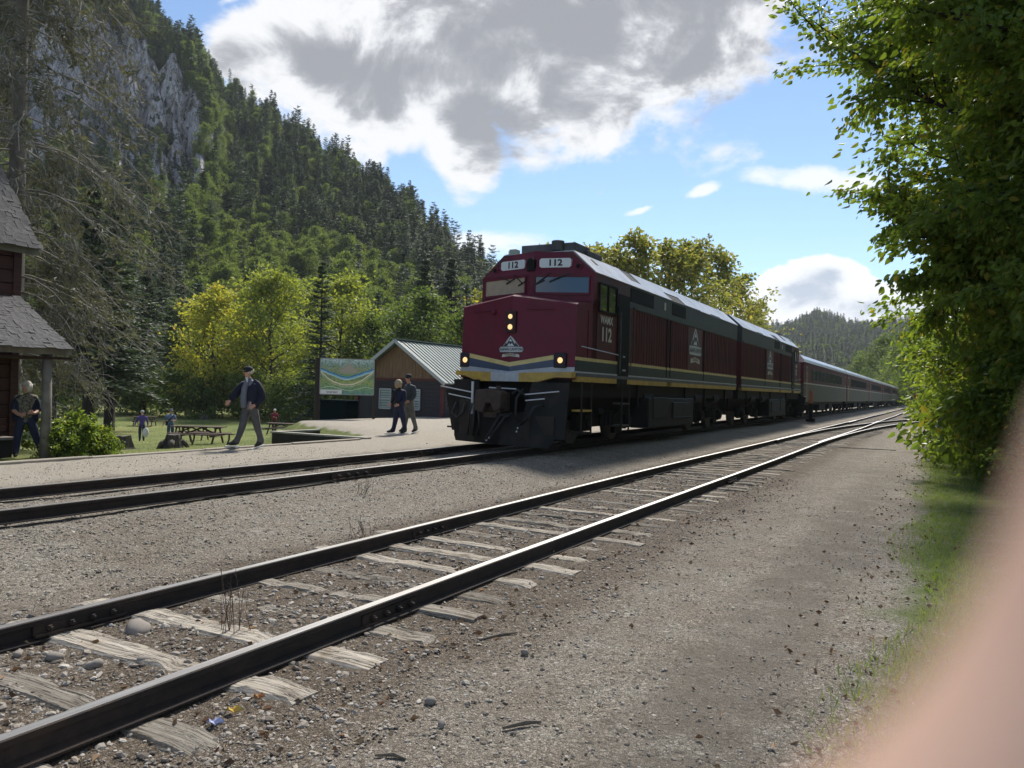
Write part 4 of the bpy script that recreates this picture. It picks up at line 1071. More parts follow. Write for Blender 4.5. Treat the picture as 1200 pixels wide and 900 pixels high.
def broadleaf(seed, H, Rc, rt=.2, base=.22, n_prim=20, n_sec=6, per=26, leaf=.2, spread=.45, flat=1.0, droop=.35, lean=(0, 0), tw=True, egg=.55, oval=False):
    """returns (V,F of wood), leaf quads; limbs carry twigs, twigs carry leaves, gaps stay open"""
    rs = np.random.default_rng(seed); paths = []; LC = []; LA = []
    k = 9; tr = np.zeros((k, 3)); tr[:, 2] = np.linspace(0, H * .86, k); tr[1:, :2] += np.cumsum(rs.normal(0, H * .012, (k - 1, 2)), 0)
    tr[:, 0] += lean[0] * np.linspace(0, 1, k) ** 1.5; tr[:, 1] += lean[1] * np.linspace(0, 1, k) ** 1.5
    paths.append((tr, rt * (1 - .85 * np.linspace(0, 1, k)) * np.array([1.5] + [1] * (k - 1))))
    tips = []
    for i in range(n_prim):
        f = base + (1 - base) * ((i + rs.uniform(0, .8)) / n_prim); f = min(f, .985)
        z = f * H * .86
        p = np.array([np.interp(z, tr[:, 2], tr[:, q]) for q in range(3)])
        a = i * 2.4 + rs.uniform(-.5, .5)
        u = (f - base) / (1 - base)
        env = Rc * max(.18, (1 - abs(u - egg * .6) ** 2.2 * 1.9) if egg < 1 else (1 - abs(u - .66) ** 1.7 * 2.3)) * rs.uniform(.72, 1.12)
        el = .15 + .85 * u
        d = np.array([cos(a) * cos(el), sin(a) * cos(el), sin(el)])
        P = curve_path(rs, p, d, env, 8, .11, .02); r0 = rt * .42 * (1 - u * .6)
        paths.append((P, np.linspace(r0, .012, 8)))
        for j in range(n_sec):
            g = .3 + .7 * (j + rs.uniform(0, .7)) / n_sec; ii = g * 6.99; q = P[int(ii)] + (P[min(int(ii) + 1, 7)] - P[int(ii)]) * (ii % 1)
            sd = unit(unit(P[-1] - P[0]) * .6 + rs.normal(size=3) * np.array([.75, .75, .45 * flat]))
            S = curve_path(rs, q, sd, env * rs.uniform(.22, .42), 5, .2, -.02)
            if tw: paths.append((S, np.linspace(max(r0 * .3, .008), .004, 5)))
            m = per; tt = rs.uniform(.1, 1.08, m) * 3.99
            ti = np.clip(tt.astype(int), 0, 3); C = S[ti] + (S[ti + 1] - S[ti]) * (tt - ti)[:, None]
            C = C + rs.normal(size=(m, 3)) * spread * np.array([1, 1, .6]) * (env / Rc * .6 + .4)
            A = unit(C - q + rs.normal(size=(m, 3)) * .6) + np.array([0, 0, -droop])
            LC.append(C); LA.append(A)
    C = np.concatenate(LC); A = np.concatenate(LA)
    Q = (oval_leaves if oval else leaf_quads)(rs, C, A, leaf * rs.uniform(.6, 1.25, len(C)), .60, .14)
    return tubes_np(paths, 6), Q


def conifer(seed, H, Rc, whorls=26, per=7, sprays=12, base=.10, droop=.35, spray=.55, rt=.18, power=.85, ragged=.25):
    rs = np.random.default_rng(seed); paths = [(np.array([[0, 0, 0], [rs.normal(0, .06), rs.normal(0, .06), H * .5], [0, 0, H]]), np.array([rt, rt * .6, .015]))]
    LC = []; LA = []; LR = []
    for w in range(whorls):
        f = base + (1 - base) * ((w + rs.uniform(0, .6)) / whorls); z = f * H
        R0 = Rc * (1 - (f - base) / (1 - base)) ** power + .12
        for b in range(per):
            if rs.random() < ragged * .5: continue
            a = rs.uniform(0, 2 * pi); L = R0 * rs.uniform(1 - ragged, 1.1); up = rs.uniform(-.05, .25) + f * .35
            t = np.linspace(.12, 1, sprays) + rs.normal(0, .04, sprays)
            rad = L * t; zz = z + L * (t * up - droop * t * t * (1.1 - f))
            c, s = cos(a), sin(a)
            C = np.stack([rad * c, rad * s, zz], 1)
            for sd in (-1, 1):
                m = rs.uniform(.35, 1.0, (sprays, 1)) * sd
                A = np.stack([np.full(sprays, c), np.full(sprays, s), rs.normal(-.28, .2, sprays)], 1) + np.array([-s, c, 0]) * m
                LC.append(C + rs.normal(0, .05, C.shape)); LA.append(A); LR.append(spray * rs.uniform(.6, 1.2, sprays) * (.55 + .45 * (1 - t)) * (.5 + .5 * R0 / Rc))
            if w % 2 == 0: paths.append((np.array([[0, 0, z], C[-1]]), np.array([.03, .006])))
    C = np.concatenate(LC); A = np.concatenate(LA)
    up = np.tile(np.array([[0, 0, 1.0]]), (len(C), 1)) + rs.normal(0, .35, (len(C), 3))
    Q = leaf_quads(rs, C, A, np.concatenate(LR), .42, .04, roll=up)
    return tubes_np(paths, 5), Q


LEAF_NEAR = leaf_mat('sunlit_alder_leaves', (.080, .138, .025), (.170, .222, .040), (.27, .24, .045), .50, .45, .05)
LEAF_BUSH = leaf_mat('bright_bush_leaves', (.080, .130, .028), (.17, .22, .045), (.30, .27, .07), .48, .42, .05)
LEAF_YEL = leaf_mat('yellowing_maple_leaves', (.26, .28, .048), (.42, .40, .075), (.40, .26, .08), .40, .55, .05)
LEAF_LIME = leaf_mat('lime_green_leaves', (.14, .185, .040), (.27, .29, .06), None, .45, .55)
LEAF_GRN = leaf_mat('mid_green_leaves', (.060, .100, .030), (.125, .165, .048), None, .42, .55)
LEAF_OLIVE = leaf_mat('olive_birch_leaves', (.11, .135, .040), (.22, .215, .060), (.30, .24, .07), .48, .5, .08)
LEAF_SLOPE = leaf_mat('slope_birch_leaves', (.075, .115, .034), (.145, .18, .052), None, .42, .55)
NEEDLE = leaf_mat('dark_spruce_needles', (.026, .046, .026), (.060, .088, .040), None, .2, .6)
NEEDLE2 = leaf_mat('blue_green_needles', (.036, .064, .042), (.072, .105, .058), None, .2, .6)


def tree_meshes(name, gen, leafm, bark=BARK):
    (V, F), Q = gen
    return np_mesh(name + '_trunk', V, F, bark, smooth=True), quads_mesh(name + '_crown', Q, leafm)


def plant(name, meshes, label, cat, x, y, s=1.0, rz=0.0, group=None, sz=None, parts=('trunk', 'crown')):
    t = thing(name, label, cat, (x, y, float(terrain(x, y)) - .05), rz, group)
    t.scale = (s, s, sz or s)
    for p, m in zip(parts, meshes): link(p, m, t)
    return t


def at(u, d):
    """ground position d metres away in the direction of column u of the photograph"""
    a = YAW - atan2(u - 600, F_PX); return -d * sin(a), d * cos(a)


def forest(name, pts, scl, rot, proto, label, cat='forest'):
    """one object: trees instanced on points"""
    me = bpy.data.meshes.new(name); me.vertices.add(len(pts)); me.vertices.foreach_set('co', np.asarray(pts, np.float32).ravel())
    for nm, dat, tp in (('tree_scale', scl, 'FLOAT_VECTOR'), ('tree_turn', rot, 'FLOAT_VECTOR')):
        at_ = me.attributes.new(nm, tp, 'POINT'); at_.data.foreach_set('vector', np.asarray(dat, np.float32).ravel())
    o = link(name, me)
    ng = bpy.data.node_groups.new(name, 'GeometryNodeTree')
    ng.interface.new_socket('Geometry', in_out='INPUT', socket_type='NodeSocketGeometry'); ng.interface.new_socket('Geometry', in_out='OUTPUT', socket_type='NodeSocketGeometry')
    N = ng.nodes; gi = N.new('NodeGroupInput'); go = N.new('NodeGroupOutput'); ip = N.new('GeometryNodeInstanceOnPoints'); oi = N.new('GeometryNodeObjectInfo')
    oi.inputs['Object'].default_value = proto
    a1 = N.new('GeometryNodeInputNamedAttribute'); a1.data_type = 'FLOAT_VECTOR'; a1.inputs[0].default_value = 'tree_scale'
    a2 = N.new('GeometryNodeInputNamedAttribute'); a2.data_type = 'FLOAT_VECTOR'; a2.inputs[0].default_value = 'tree_turn'
    er = N.new('FunctionNodeEulerToRotation'); K = ng.links.new
    K(gi.outputs[0], ip.inputs['Points']); K(oi.outputs['Geometry'], ip.inputs['Instance']); K(a1.outputs[0], ip.inputs['Scale']); K(a2.outputs[0], er.inputs[0]); K(er.outputs[0], ip.inputs['Rotation']); K(ip.outputs[0], go.inputs[0])
    md = o.modifiers.new('trees', 'NODES'); md.node_group = ng
    return tag(o, label, cat, kind='stuff')


def joined(name, gen, leafm, bark=DARKBARK):
    (V, F), Q = gen; n = len(Q)
    me = np_mesh(name, np.concatenate([V, Q.reshape(-1, 3)]), np.concatenate([F, np.arange(4 * n).reshape(n, 4) + len(V)]), [bark, leafm], np.concatenate([np.zeros(len(F), int), np.ones(n, int)]))
    return bpy.data.objects.new(name, me)


def build_forests():
    rs = np.random.default_rng(21)
    protos = {
        'spruce_a': joined('spruce_proto', conifer(1, 13, 3.0, 20, 8, 8, .04, .3, 1.0, power=.75), NEEDLE),
        'spruce_b': joined('spruce_proto_b', conifer(2, 13, 2.7, 18, 7, 8, .10, .25, 1.0, power=.65, ragged=.45), NEEDLE2),
        'pine': joined('pine_proto', conifer(3, 16, 3.2, 13, 6, 9, .30, .1, 1.0, power=.5, ragged=.55), NEEDLE2, BARK),
        'birch_a': joined('birch_proto', broadleaf(4, 11, 3.0, .12, .25, 16, 6, 22, .42, .45, tw=False), LEAF_SLOPE),
        'birch_b': joined('birch_proto_b', broadleaf(5, 10, 2.8, .12, .2, 16, 6, 22, .42, .5, tw=False), LEAF_GRN)}
    N = 6200
    a = rs.uniform(22, 68, N); u = rs.uniform(0, 1, N); r0, r1 = mountain_r(a); r = np.sqrt(r0 ** 2 + u * ((r1 * 1.03) ** 2 - r0 ** 2)); t = (r - r0) / (r1 - r0)
    el = np.degrees(np.arctan((mountain_z(a, r) - 1.63) / r)); ridge = np.interp(a, RIDGE_AZ, RIDGE_EL)
    # the rock face stays almost bare, scrub on its ledges
    cw = sm(50.2, 51.2, a) * sm(61.5, 60, a); low = np.clip((56 - a) / 6, 0, 1)
    tc0 = .585 - .03 * low; tc1 = .685 - .06 * low
    in_cliff = (cw > .5) & (t > tc0) & (t < tc1)
    patch = (np.sin(a * 2.9 + 1) * np.sin(t * 26) > .55)
    keep = ~in_cliff | (patch & (rs.random(N) < .35))
    # in front of the cliff foot the trees are lower
    bright = sm(.58, .38, t) * sm(54, 48, a) * sm(30, 34, a)
    p_dec = np.clip(.42 + .60 * bright + .25 * np.sin(a * 1.7 + r * .03) ** 2 * (t < .6), 0, .95)
    kind = np.where(rs.random(N) < p_dec, np.where(rs.random(N) < .35 + .5 * bright, 3, 4), np.where(rs.random(N) < .16, 2, np.where(rs.random(N) < .5, 0, 1)))
    sc = rs.uniform(.62, 1.12, N) * np.where(kind >= 3, .92, 1.0) * np.where((cw > .3) & (t > .42) & (t < .62), .45, 1.0) * np.where(t > .93, .72, 1) * np.where(in_cliff, .6, 1)
    P = np.stack([-r * np.sin(np.radians(a)), r * np.cos(np.radians(a)), mountain_z(a, r) - .5], 1)
    rot = np.stack([rs.normal(0, .03, N), rs.normal(0, .03, N), rs.uniform(0, 6.28, N)], 1)
    S = np.stack([sc, sc, sc * rs.uniform(.85, 1.2, N)], 1)
    labs = ['dense dark spruce woods covering the mountain slope', 'blue green fir woods mixed over the mountain slope', 'tall ragged pines standing out of the mountain woods', 'light green birch woods on the lower mountain slope', 'mid green broadleaf woods on the mountain slope']
    nms = ['spruce_forest', 'fir_forest', 'pine_forest', 'birch_forest', 'broadleaf_forest']
    for k, (nm, lb) in enumerate(zip(nms, labs)):
        s_ = keep & (kind == k); forest(nm, P[s_], S[s_], rot[s_], list(protos.values())[k], lb)
    # woods on the distant hill
    N = 5200; a = rs.uniform(-6, 15, N); r = np.sqrt(rs.uniform(300 ** 2, 905 ** 2, N))
    P = np.stack([-r * np.sin(np.radians(a)), r * np.cos(np.radians(a)), hill_z(a, r) - .5], 1)
    kind = np.where(rs.random(N) < .72, 0, 4); sc = rs.uniform(.6, 1.0, N); rot = np.stack([0 * a, 0 * a, rs.uniform(0, 6.28, N)], 1); S = np.stack([sc * 1.1, sc * 1.1, sc], 1)
    for k, nm, lb in ((0, 'spruce_forest', 'dark spruce woods on the distant hill beyond the train'), (4, 'broadleaf_forest', 'mid green woods on the distant hill beyond the train')):
        s_ = kind == k; forest(nm, P[s_], S[s_], rot[s_], list(protos.values())[k], lb)


build_forests()


def valley_trees():
    spr = [tree_meshes('spruce', conifer(31 + i, 17, 4.4 - i * .5, 34, 9, 14, .19, .38, .8, .42), NEEDLE, DARKBARK) for i in range(2)]
    fir = tree_meshes('fir', conifer(37, 16, 2.9, 32, 8, 12, .03, .28, .7, .2), NEEDLE2, DARKBARK)
    yel = tree_meshes('maple', broadleaf(41, 15, 6.2, .24, .12, 26, 8, 34, .42, .55), LEAF_YEL)
    lime = [tree_meshes('lime_tree', broadleaf(43 + i, 16, 6.5, .26, .10, 27, 8, 34, .40, .6), LEAF_LIME) for i in range(2)]
    grn = [tree_meshes('broadleaf', broadleaf(47 + i, 14, 5.2, .22, .08, 24, 8, 32, .40, .6), LEAF_GRN) for i in range(3)]
    ol = [tree_meshes('birch', broadleaf(53 + i, 13, 4.0, .16, .10, 24, 7, 22, .34, .42), LEAF_OLIVE) for i in range(3)]
    def P(name, m, u, d, lab, cat='tree', s=1.0, sz=None, group=None):
        x, y = at(u, d); return plant(name, m, lab, cat, x, y, s, (u * 1.7) % 6.28, group, sz)
    P('spruce_tree', spr[0], 104, 61, 'tall dark spruce on the lawn, its bare trunk left of its twin', s=1.0)
    P('spruce_tree', spr[1], 129, 64, 'tall dark spruce on the lawn, its flared trunk right of its twin', s=1.02)
    P('spruce_tree', spr[1], 62, 74, 'dark spruce behind the dead conifer, at the lawn edge', s=.95)
    P('spruce_tree', spr[0], 168, 88, 'dark spruce just left of the yellow maple, behind the lawn', s=.88)
    P('maple_tree', yel, 247, 86, 'yellow autumn maple at the far edge of the lawn', s=.92)
    P('maple_tree', lime[0], 322, 84, 'lime green maple right of the yellow one, behind the picnic lawn', s=.98)
    P('maple_tree', lime[1], 392, 94, 'yellow-topped green maple behind the dark fir', s=1.08)
    P('fir_tree', fir, 374, 74, 'narrow dark blue fir in front of the lime green maples', s=.96)
    P('broadleaf_tree', grn[0], 285, 90, 'shaded green tree low between the yellow and lime maples', s=.72)
    P('broadleaf_tree', grn[1], 432, 92, 'mid green tree above the map board', s=.90)
    P('broadleaf_tree', grn[2], 470, 88, 'mid green tree behind the shed gable', s=1.0)
    P('broadleaf_tree', grn[0], 506, 84, 'mid green tree behind the shed roof', s=1.05)
    P('broadleaf_tree', grn[1], 548, 78, 'dark green tree left of the locomotive nose', s=.85)
    P('spruce_tree', spr[0], 495, 112, 'tall spruce topping the trees behind the shed, left one', s=1.3)
    P('spruce_tree', spr[1], 526, 116, 'tall spruce topping the trees behind the shed, right one', s=1.35)
    P('fir_tree', fir, 544, 120, 'dark fir at the right end of the mountain woods', s=1.25)
    P('fir_tree', fir, 440, 118, 'dark fir standing among the trees above the map board', s=1.1)
    P('birch_tree', ol[0], 592, 72, 'light green birch directly left of the locomotive cab', s=1.18)
    for k, (u, d, s) in enumerate(((566, 80, 1.12), (640, 66, 1.24), (672, 64, 1.22), (706, 66, 1.22), (742, 66, 1.24), (776, 68, 1.20), (808, 72, 1.27), (838, 80, 1.30), (862, 92, 1.28), (882, 104, 1.12))):
        P('birch_tree', ol[k % 3], u, d, ['olive birch peeking out left of the locomotive roof', 'olive birch directly above the cab roof', 'olive birch right of the cab roof', 'olive birch over the front locomotive roof, left of three', 'olive birch over the front locomotive roof, middle of three', 'olive birch over the front locomotive roof, right of three', 'tallest olive birch behind the train', 'olive birch right of the tallest one behind the train', 'thin olive birch above the second locomotive', 'low dark birch at the right end of the row behind the train'][k], s=s, group='birches behind the train')
    bush = [tree_meshes('bush', broadleaf(61 + i, 3.6, 2.4, .05, .02, 18, 6, 26, .26, .35), LEAF_GRN) for i in range(2)]
    for k, (u, d, s) in enumerate(((48, 80, 1.0), (88, 84, 1.2), (150, 86, 1.1), (178, 90, 1.2), (205, 84, 1.2), (232, 82, 1.0), (262, 84, 1.25), (296, 82, 1.15), (330, 80, 1.1), (352, 78, 1.2), (384, 76, 1.15), (404, 74, 1.2), (425, 72, 1.1))):
        P('bush', bush[k % 2], u, d, ['bush left of the dead conifer, far lawn edge', 'bush behind the left twin spruce, far lawn edge', 'bush right of the twin spruces, far lawn edge', 'bush beyond the person in purple, far lawn edge', 'bush beyond the blue checked shirt, far lawn edge', 'bush under the left side of the yellow maple', 'bush under the yellow maple, right of its trunk', 'bush behind the walking man, far lawn edge', 'bush beyond the person in red, far lawn edge', 'bush left of the dark blue fir, lawn edge', 'bush left of the map board post, lawn edge', 'bush directly behind the map board', 'bush between map board and shed roof'][k], 'bush', s, group='bushes along the far lawn edge')
    # far end of the valley, where the train disappears
    for k, (u, d, s) in enumerate(((1035, 210, 1.25), (1052, 190, 1.0), (1068, 175, 1.1), (1082, 150, 1.2), (1010, 260, 1.1))):
        P('broadleaf_tree', grn[k % 3], u, d, ['pale green tree beyond the tail of the train', 'dark green tree over the last coach', 'green tree right of the last coach', 'green tree where the right hand bushes end', 'small green tree in front of the distant hill'][k], s=s)


valley_trees()


def right_side():
    A = [tree_meshes('alder', broadleaf(71 + i, 15, 6.4, .20, .08, 54, 18, 122, .142, .19, droop=.7, lean=(-1.2, -.4), egg=1.05, oval=True), LEAF_NEAR, DARKBARK) for i in range(2)]
    B = [tree_meshes('alder_far', broadleaf(75 + i, 12, 4.4, .16, .04, 38, 11, 90, .21, .34, droop=.6, lean=(-.3, 0), egg=.8, oval=True), LEAF_NEAR, DARKBARK) for i in range(2)]
    S = [tree_meshes('shrub', broadleaf(81 + i, 3.4, 1.9, .05, .03, 24, 9, 60, .13, .26, droop=.5, oval=True), LEAF_BUSH, DARKBARK) for i in range(3)]
    g = 'alders along the right of the path'
    for k, (x, y, m, s, rz, lab) in enumerate(((1.75, 17.0, A[0], 1.0, .3, 'big overhanging alder with a dark trunk, nearest on the right'), (2.9, 23.5, A[1], 1.0, 2.0, 'second alder from the camera on the right of the path'), (3.0, 13.0, A[1], .9, 4.1, 'alder at the very right edge of the photograph'),
                                            (3.3, 19.6, B[1], .95, 2.7, 'lower alder filling the gap between the two big ones'), (4.2, 31, B[0], 1.0, 1, 'third alder along the right of the path'), (4.6, 38, B[1], 1.0, 2, 'fourth alder along the right of the path'), (5.2, 47, B[0], 1.0, 3, 'fifth alder along the right of the path'), (5.8, 58, B[1], 1.0, 4, 'sixth alder on the right, near the switch stand'), (6.8, 72, B[0], 1.1, 5, 'seventh alder on the right, behind the switch stand'), (8.5, 90, B[1], 1.2, 1, 'farthest alder in the row on the right'))):
        o = plant('alder_tree', m, lab, 'tree', x, y, s, rz, g)
    for k, (x, y, s) in enumerate(((1.9, 15.4, .55), (1.75, 18.4, .78), (1.5, 21.5, 1.15), (1.5, 25, 1.2), (1.6, 29, 1.2), (1.7, 33, 1.3), (1.7, 38, 1.3), (2.0, 44, 1.4), (2.4, 51, 1.4), (3, 60, 1.5), (4, 72, 1.6))):
        plant('bush', S[k % 3], ['low leafy bush nearest on the grassy verge', 'leafy bush second along the verge', 'leafy bush third along the verge', 'leafy bush fourth along the verge', 'leafy bush fifth along the verge', 'leafy bush sixth along the verge', 'leafy bush seventh along the verge', 'leafy bush eighth along the verge', 'leafy bush ninth along the verge', 'bush beside the switch stand', 'farthest bush past the switch stand'][k], 'bush', x, y, s, k * 1.3, 'bushes along the verge')


right_side()


def dead_conifer():
    x, y = at(12, 24.5)
    t = thing('dead_conifer', 'tall half-dead conifer with drooping grey branches behind the house', 'tree', (x, y, float(terrain(x, y))))
    rs = np.random.default_rng(91); H = 21
    V, F = tubes_np([(np.array([[0, 0, 0], [.05, 0, 5], [-.05, .05, 11], [0, 0, H]]), np.array([.28, .23, .16, .04]))], 9)
    link('trunk', np_mesh('trunk', V, F, mat('grey_dead_bark', (.24, .215, .19), (.15, .13, .11), 9, .95, stretch=(1, 1, .3), bump=.7, bscale=16), smooth=True), t)
    paths = []; C = []; A = []; Ls = []; nC = []; nA = []
    for i in range(230):
        z = 2.6 + (H - 3.0) * rs.random() ** .9; L = (4.0 * (1 - z / H) ** .55 + .6) * (.45 + .55 * min(1, (z - 2) / 4)) * rs.uniform(.6, 1.1); a = rs.uniform(0, 6.28)
        k = 8; s = np.linspace(0, 1, k); P = np.stack([cos(a) * L * s, sin(a) * L * s, z + L * (.12 * s - .62 * s ** 2)], 1) + np.cumsum(rs.normal(0, .035, (k, 3)), 0)
        paths.append((P, np.linspace(.030, .006, k)))
        for j in range(13):
            f = rs.uniform(.2, 1) * (k - 1.01); ii = int(f); q = P[ii] + (P[ii + 1] - P[ii]) * (f - ii)
            d = unit(np.array([cos(a), sin(a), -.5]) + rs.normal(size=3) * .55); TL = rs.uniform(.4, 1.3)
            kk = 5; ss = np.linspace(0, 1, kk)[:, None]; T = q + d * TL * ss + np.array([0, 0, -.35]) * TL * ss ** 2 + rs.normal(0, .02, (kk, 3))
            paths.append((T, np.linspace(.008, .003, kk)))
            m = 12; e = rs.uniform(0, 1, m)[:, None]; B = q + d * TL * e + np.array([0, 0, -.35]) * TL * e ** 2
            C.append(B); A.append(rs.normal(size=(m, 3)) * .7 + d + np.array([0, 0, -.5])); Ls.append(rs.uniform(.15, .5, m))
            if rs.random() < .8:
                m = 9; e = rs.uniform(.2, 1, m)[:, None]; nC.append(q + d * TL * e + np.array([0, 0, -.35]) * TL * e ** 2 + rs.normal(0, .05, (m, 3))); nA.append(rs.normal(size=(m, 3)) + np.array([0, 0, -.4]))
    V, F = tubes_np(paths, 4); link('branches', np_mesh('branches', V, F, PALETWIG, smooth=True), t)
    C = np.concatenate(C); A = np.concatenate(A); Q = leaf_quads(rs, C, A, np.concatenate(Ls), .035, .01)
    link('twigs', quads_mesh('twigs', Q, mat('grey_twigs', (.19, .18, .165), (.12, .115, .10), 3, .9)), t)
    nC = np.concatenate(nC); Q = leaf_quads(rs, nC, np.concatenate(nA), rs.uniform(.12, .28, len(nC)), .3, .05)
    link('needles', quads_mesh('needles', Q, leaf_mat('sparse_needles', (.075, .082, .064), (.15, .15, .118), None, .2, .7)), t)


dead_conifer()


# ------------------------------------------------------------------ buildings, signs and furniture on the left
def ux(u, Y):
    """X where column u of the photograph crosses the plane Y"""
    return -Y * tan(YAW - atan2(u - 600, F_PX))


def kerbs():
    t = thing('platform_kerb', 'long pale timber kerb along the grassy edge of the platform', 'kerb', (-12.86, 0, 0))
    rnd = random.Random(2); y = -6.0
    mb0 = MB(); mb0.box((0, 0, 0), (.14, 2.36, .30)); me = mb0.mesh('kerb_timber', mat('pale_timber', (.34, .30, .24), (.24, .21, .17), 4, .85, stretch=(1, .2, 1), bump=.3), bevel=.012)
    while y < 15.2:
        o = link('kerb_timber', me, t, (rnd.uniform(-.02, .02), y + 1.2, .125 + rnd.uniform(-.01, .01))); o.rotation_euler.z = rnd.uniform(-.006, .006); y += 2.4
    w = thing('retaining_box', 'low dark timber planter box at the step in the platform edge', 'planter', (-14.6, 16.0, 0))
    mb = MB(); mb.box((0, 0, -.02), (3.3, .12, .52)); mb.box((-1.6, .9, -.02), (.12, 1.7, .52)); mb.build('wall', mat('tarred_timber', (.035, .03, .026), (.02, .018, .016), 4, .8), w)
    mb = MB(); mb.box((0, .02, .26), (3.4, .20, .045)); mb.box((-1.6, .9, .262), (.2, 1.7, .045)); mb.build('cap_board', mat('pale_cap_board', (.33, .31, .27), (.25, .23, .2), 4, .8), w)


kerbs()


def house():
    t = thing('station_house', 'dark red timber house with shingled roofs and a porch, cut by the left edge', 'house', (-17.6, 9.75, -.1))
    core = mat('house_core', (.03, .012, .011), rough=.9)
    mb = MB(); mb.bb((-6, -16, 0), (-.04, -.03, 5.2)); mb.build('wall', core, t)
    rnd = random.Random(4)
    mb = MB(); mb.box((0, 0, 0), (.05, 7.0, .275)); bme = mb.mesh('board', REDWOOD, bevel=.008)
    z = .25
    while z < 5.0:
        o = link('board', bme, t, (.0 + rnd.uniform(-.006, .004), -3.62, z + .14)); o.scale.z = rnd.uniform(.97, 1.0); z += .29
    mb = MB(); mb.box((.015, -.05, 2.5), (.09, .16, 5.0)); mb.build('corner_trim', REDWOOD, t)
    mb = MB(); mb.bb((.03, -3.2, 1.0), (.05, -1.9, 2.0)); w = mb.build('window', GLASS, t)
    # porch roof: deck, fascia, shingles
    def roof(name, x0, z0, x1, z1, yend, rows, expo):
        r = thing_child(name, t)
        d = Vector((x1 - x0, 0, z1 - z0)); L = d.length; d.normalize(); nrm = Vector((-d.z, 0, d.x)) if d.x < 0 else Vector((d.z, 0, -d.x))
        if nrm.z < 0: nrm = -nrm
        a = Vector((x0, 0, z0)); b = a + d * L
        mb = MB(); off = nrm * .05
        P = [a, b, b - off, a - off]
        mb.prism([(p.x, p.z) for p in P], -14, yend, 0); deck = mb.build('roof', mat('roof_deck', (.05, .045, .045), rough=.95), t)
        q = Matrix((d, Vector((0, 1, 0)), d.cross(Vector((0, 1, 0))))).transposed()
        meshes = []
        for k in range(5):
            rr = random.Random(k); m = MB(); w_ = .11 + .035 * k; l = expo * 1.9
            m.box((l / 2, 0, .010), (l, w_, .018), 0, q); meshes.append(m.mesh('shingle', SHINGLE))
        n = 0
        for i in range(rows):
            y = yend - .002 - rnd.uniform(0, .08)
            p = a + d * (i * expo)
            if (p - a).length > L - .05: break
            while y > yend - (2.0 if expo < .11 else 1.1) and n < 296:
                k = rnd.randrange(5); w_ = .11 + .035 * k; y -= w_ / 2
                o = link('shingle', meshes[k], deck, (p.x + nrm.x * (.012 + rnd.uniform(0, .012)), y, p.z + nrm.z * (.012 + rnd.uniform(0, .014))))
                o.scale = (rnd.uniform(.97, 1.06), 1, rnd.uniform(.8, 1.3))
                o.rotation_euler = (rnd.uniform(-.05, .05), rnd.uniform(-.05, .02), rnd.uniform(-.05, .05)); y -= w_ / 2 + .008; n += 1
        m = MB()                                                    # rows further along, out of the picture
        for i in range(rows):
            p = a + d * (i * expo)
            for k in range(14): m.box((p + nrm * .02) + d * expo * .9 + Vector((0, yend - (2.45 if expo < .11 else 1.55) - k * .8, 0)), (expo * 1.9, .74, .018), 0, q)
        sh = m.build('shingle_field', SHINGLE, deck); sh['kind'] = 'stuff'
        return deck
    def thing_child(n, p): return p
    roof('roof', 1.9, 2.32, -.02, 3.42, .03, 23, .10)
    roof('roof', .55, 4.52, -3.0, 8.6, .10, 44, .125)
    mb = MB(); mb.box((1.90, -6.96, 2.25), (.05, 14.0, .13)); mb.build('fascia', GREYWOOD, t)
    mb = MB(); mb.box((.54, -6.9, 4.42), (.05, 14.0, .17)); mb.build('fascia', mat('mossy_fascia', (.16, .16, .125), (.10, .10, .08), 4, .85), t)
    mb = MB(); mb.box((1.92, -6.96, 2.325), (.05, 14.0, .02)); mb.build('eave_glint', mat('eave_glint_paint', (.6, .6, .6), rough=.35, metal=.5), t)  # bright strip added for the sun glints along the eave
    mb = MB(); mb.box((.9, -6.9, 2.12), (1.9, 14, .04)); mb.build('porch_ceiling', core, t)
    for y in (-.32, -3.4, -6.5):
        mb = MB(); mb.tube([(1.68, y, -.1), (1.70, y + .01, 1.0), (1.69, y, 2.2)], [.10, .092, .088], 10); mb.build('porch_post', GREYWOOD, t, smooth=True)
    b = thing('bench', 'dark bench with a pale plank top beside the porch wall', 'bench', (-16.95, 9.15, -.1))
    mb = MB(); mb.box((0, -.75, .44), (.42, 1.9, .05)); mb.build('seat', GREYWOOD, b)
    mb = MB(); mb.box((-.05, -.75, .2), (.34, 1.8, .4)); mb.build('base', mat('dark_bench', (.02, .017, .016), rough=.9), b)
    mb = MB()
    for z in (.62, .78): mb.box((-.24, -.75, z), (.04, 1.9, .10))
    mb.build('backrest', REDWOOD, b)


house()


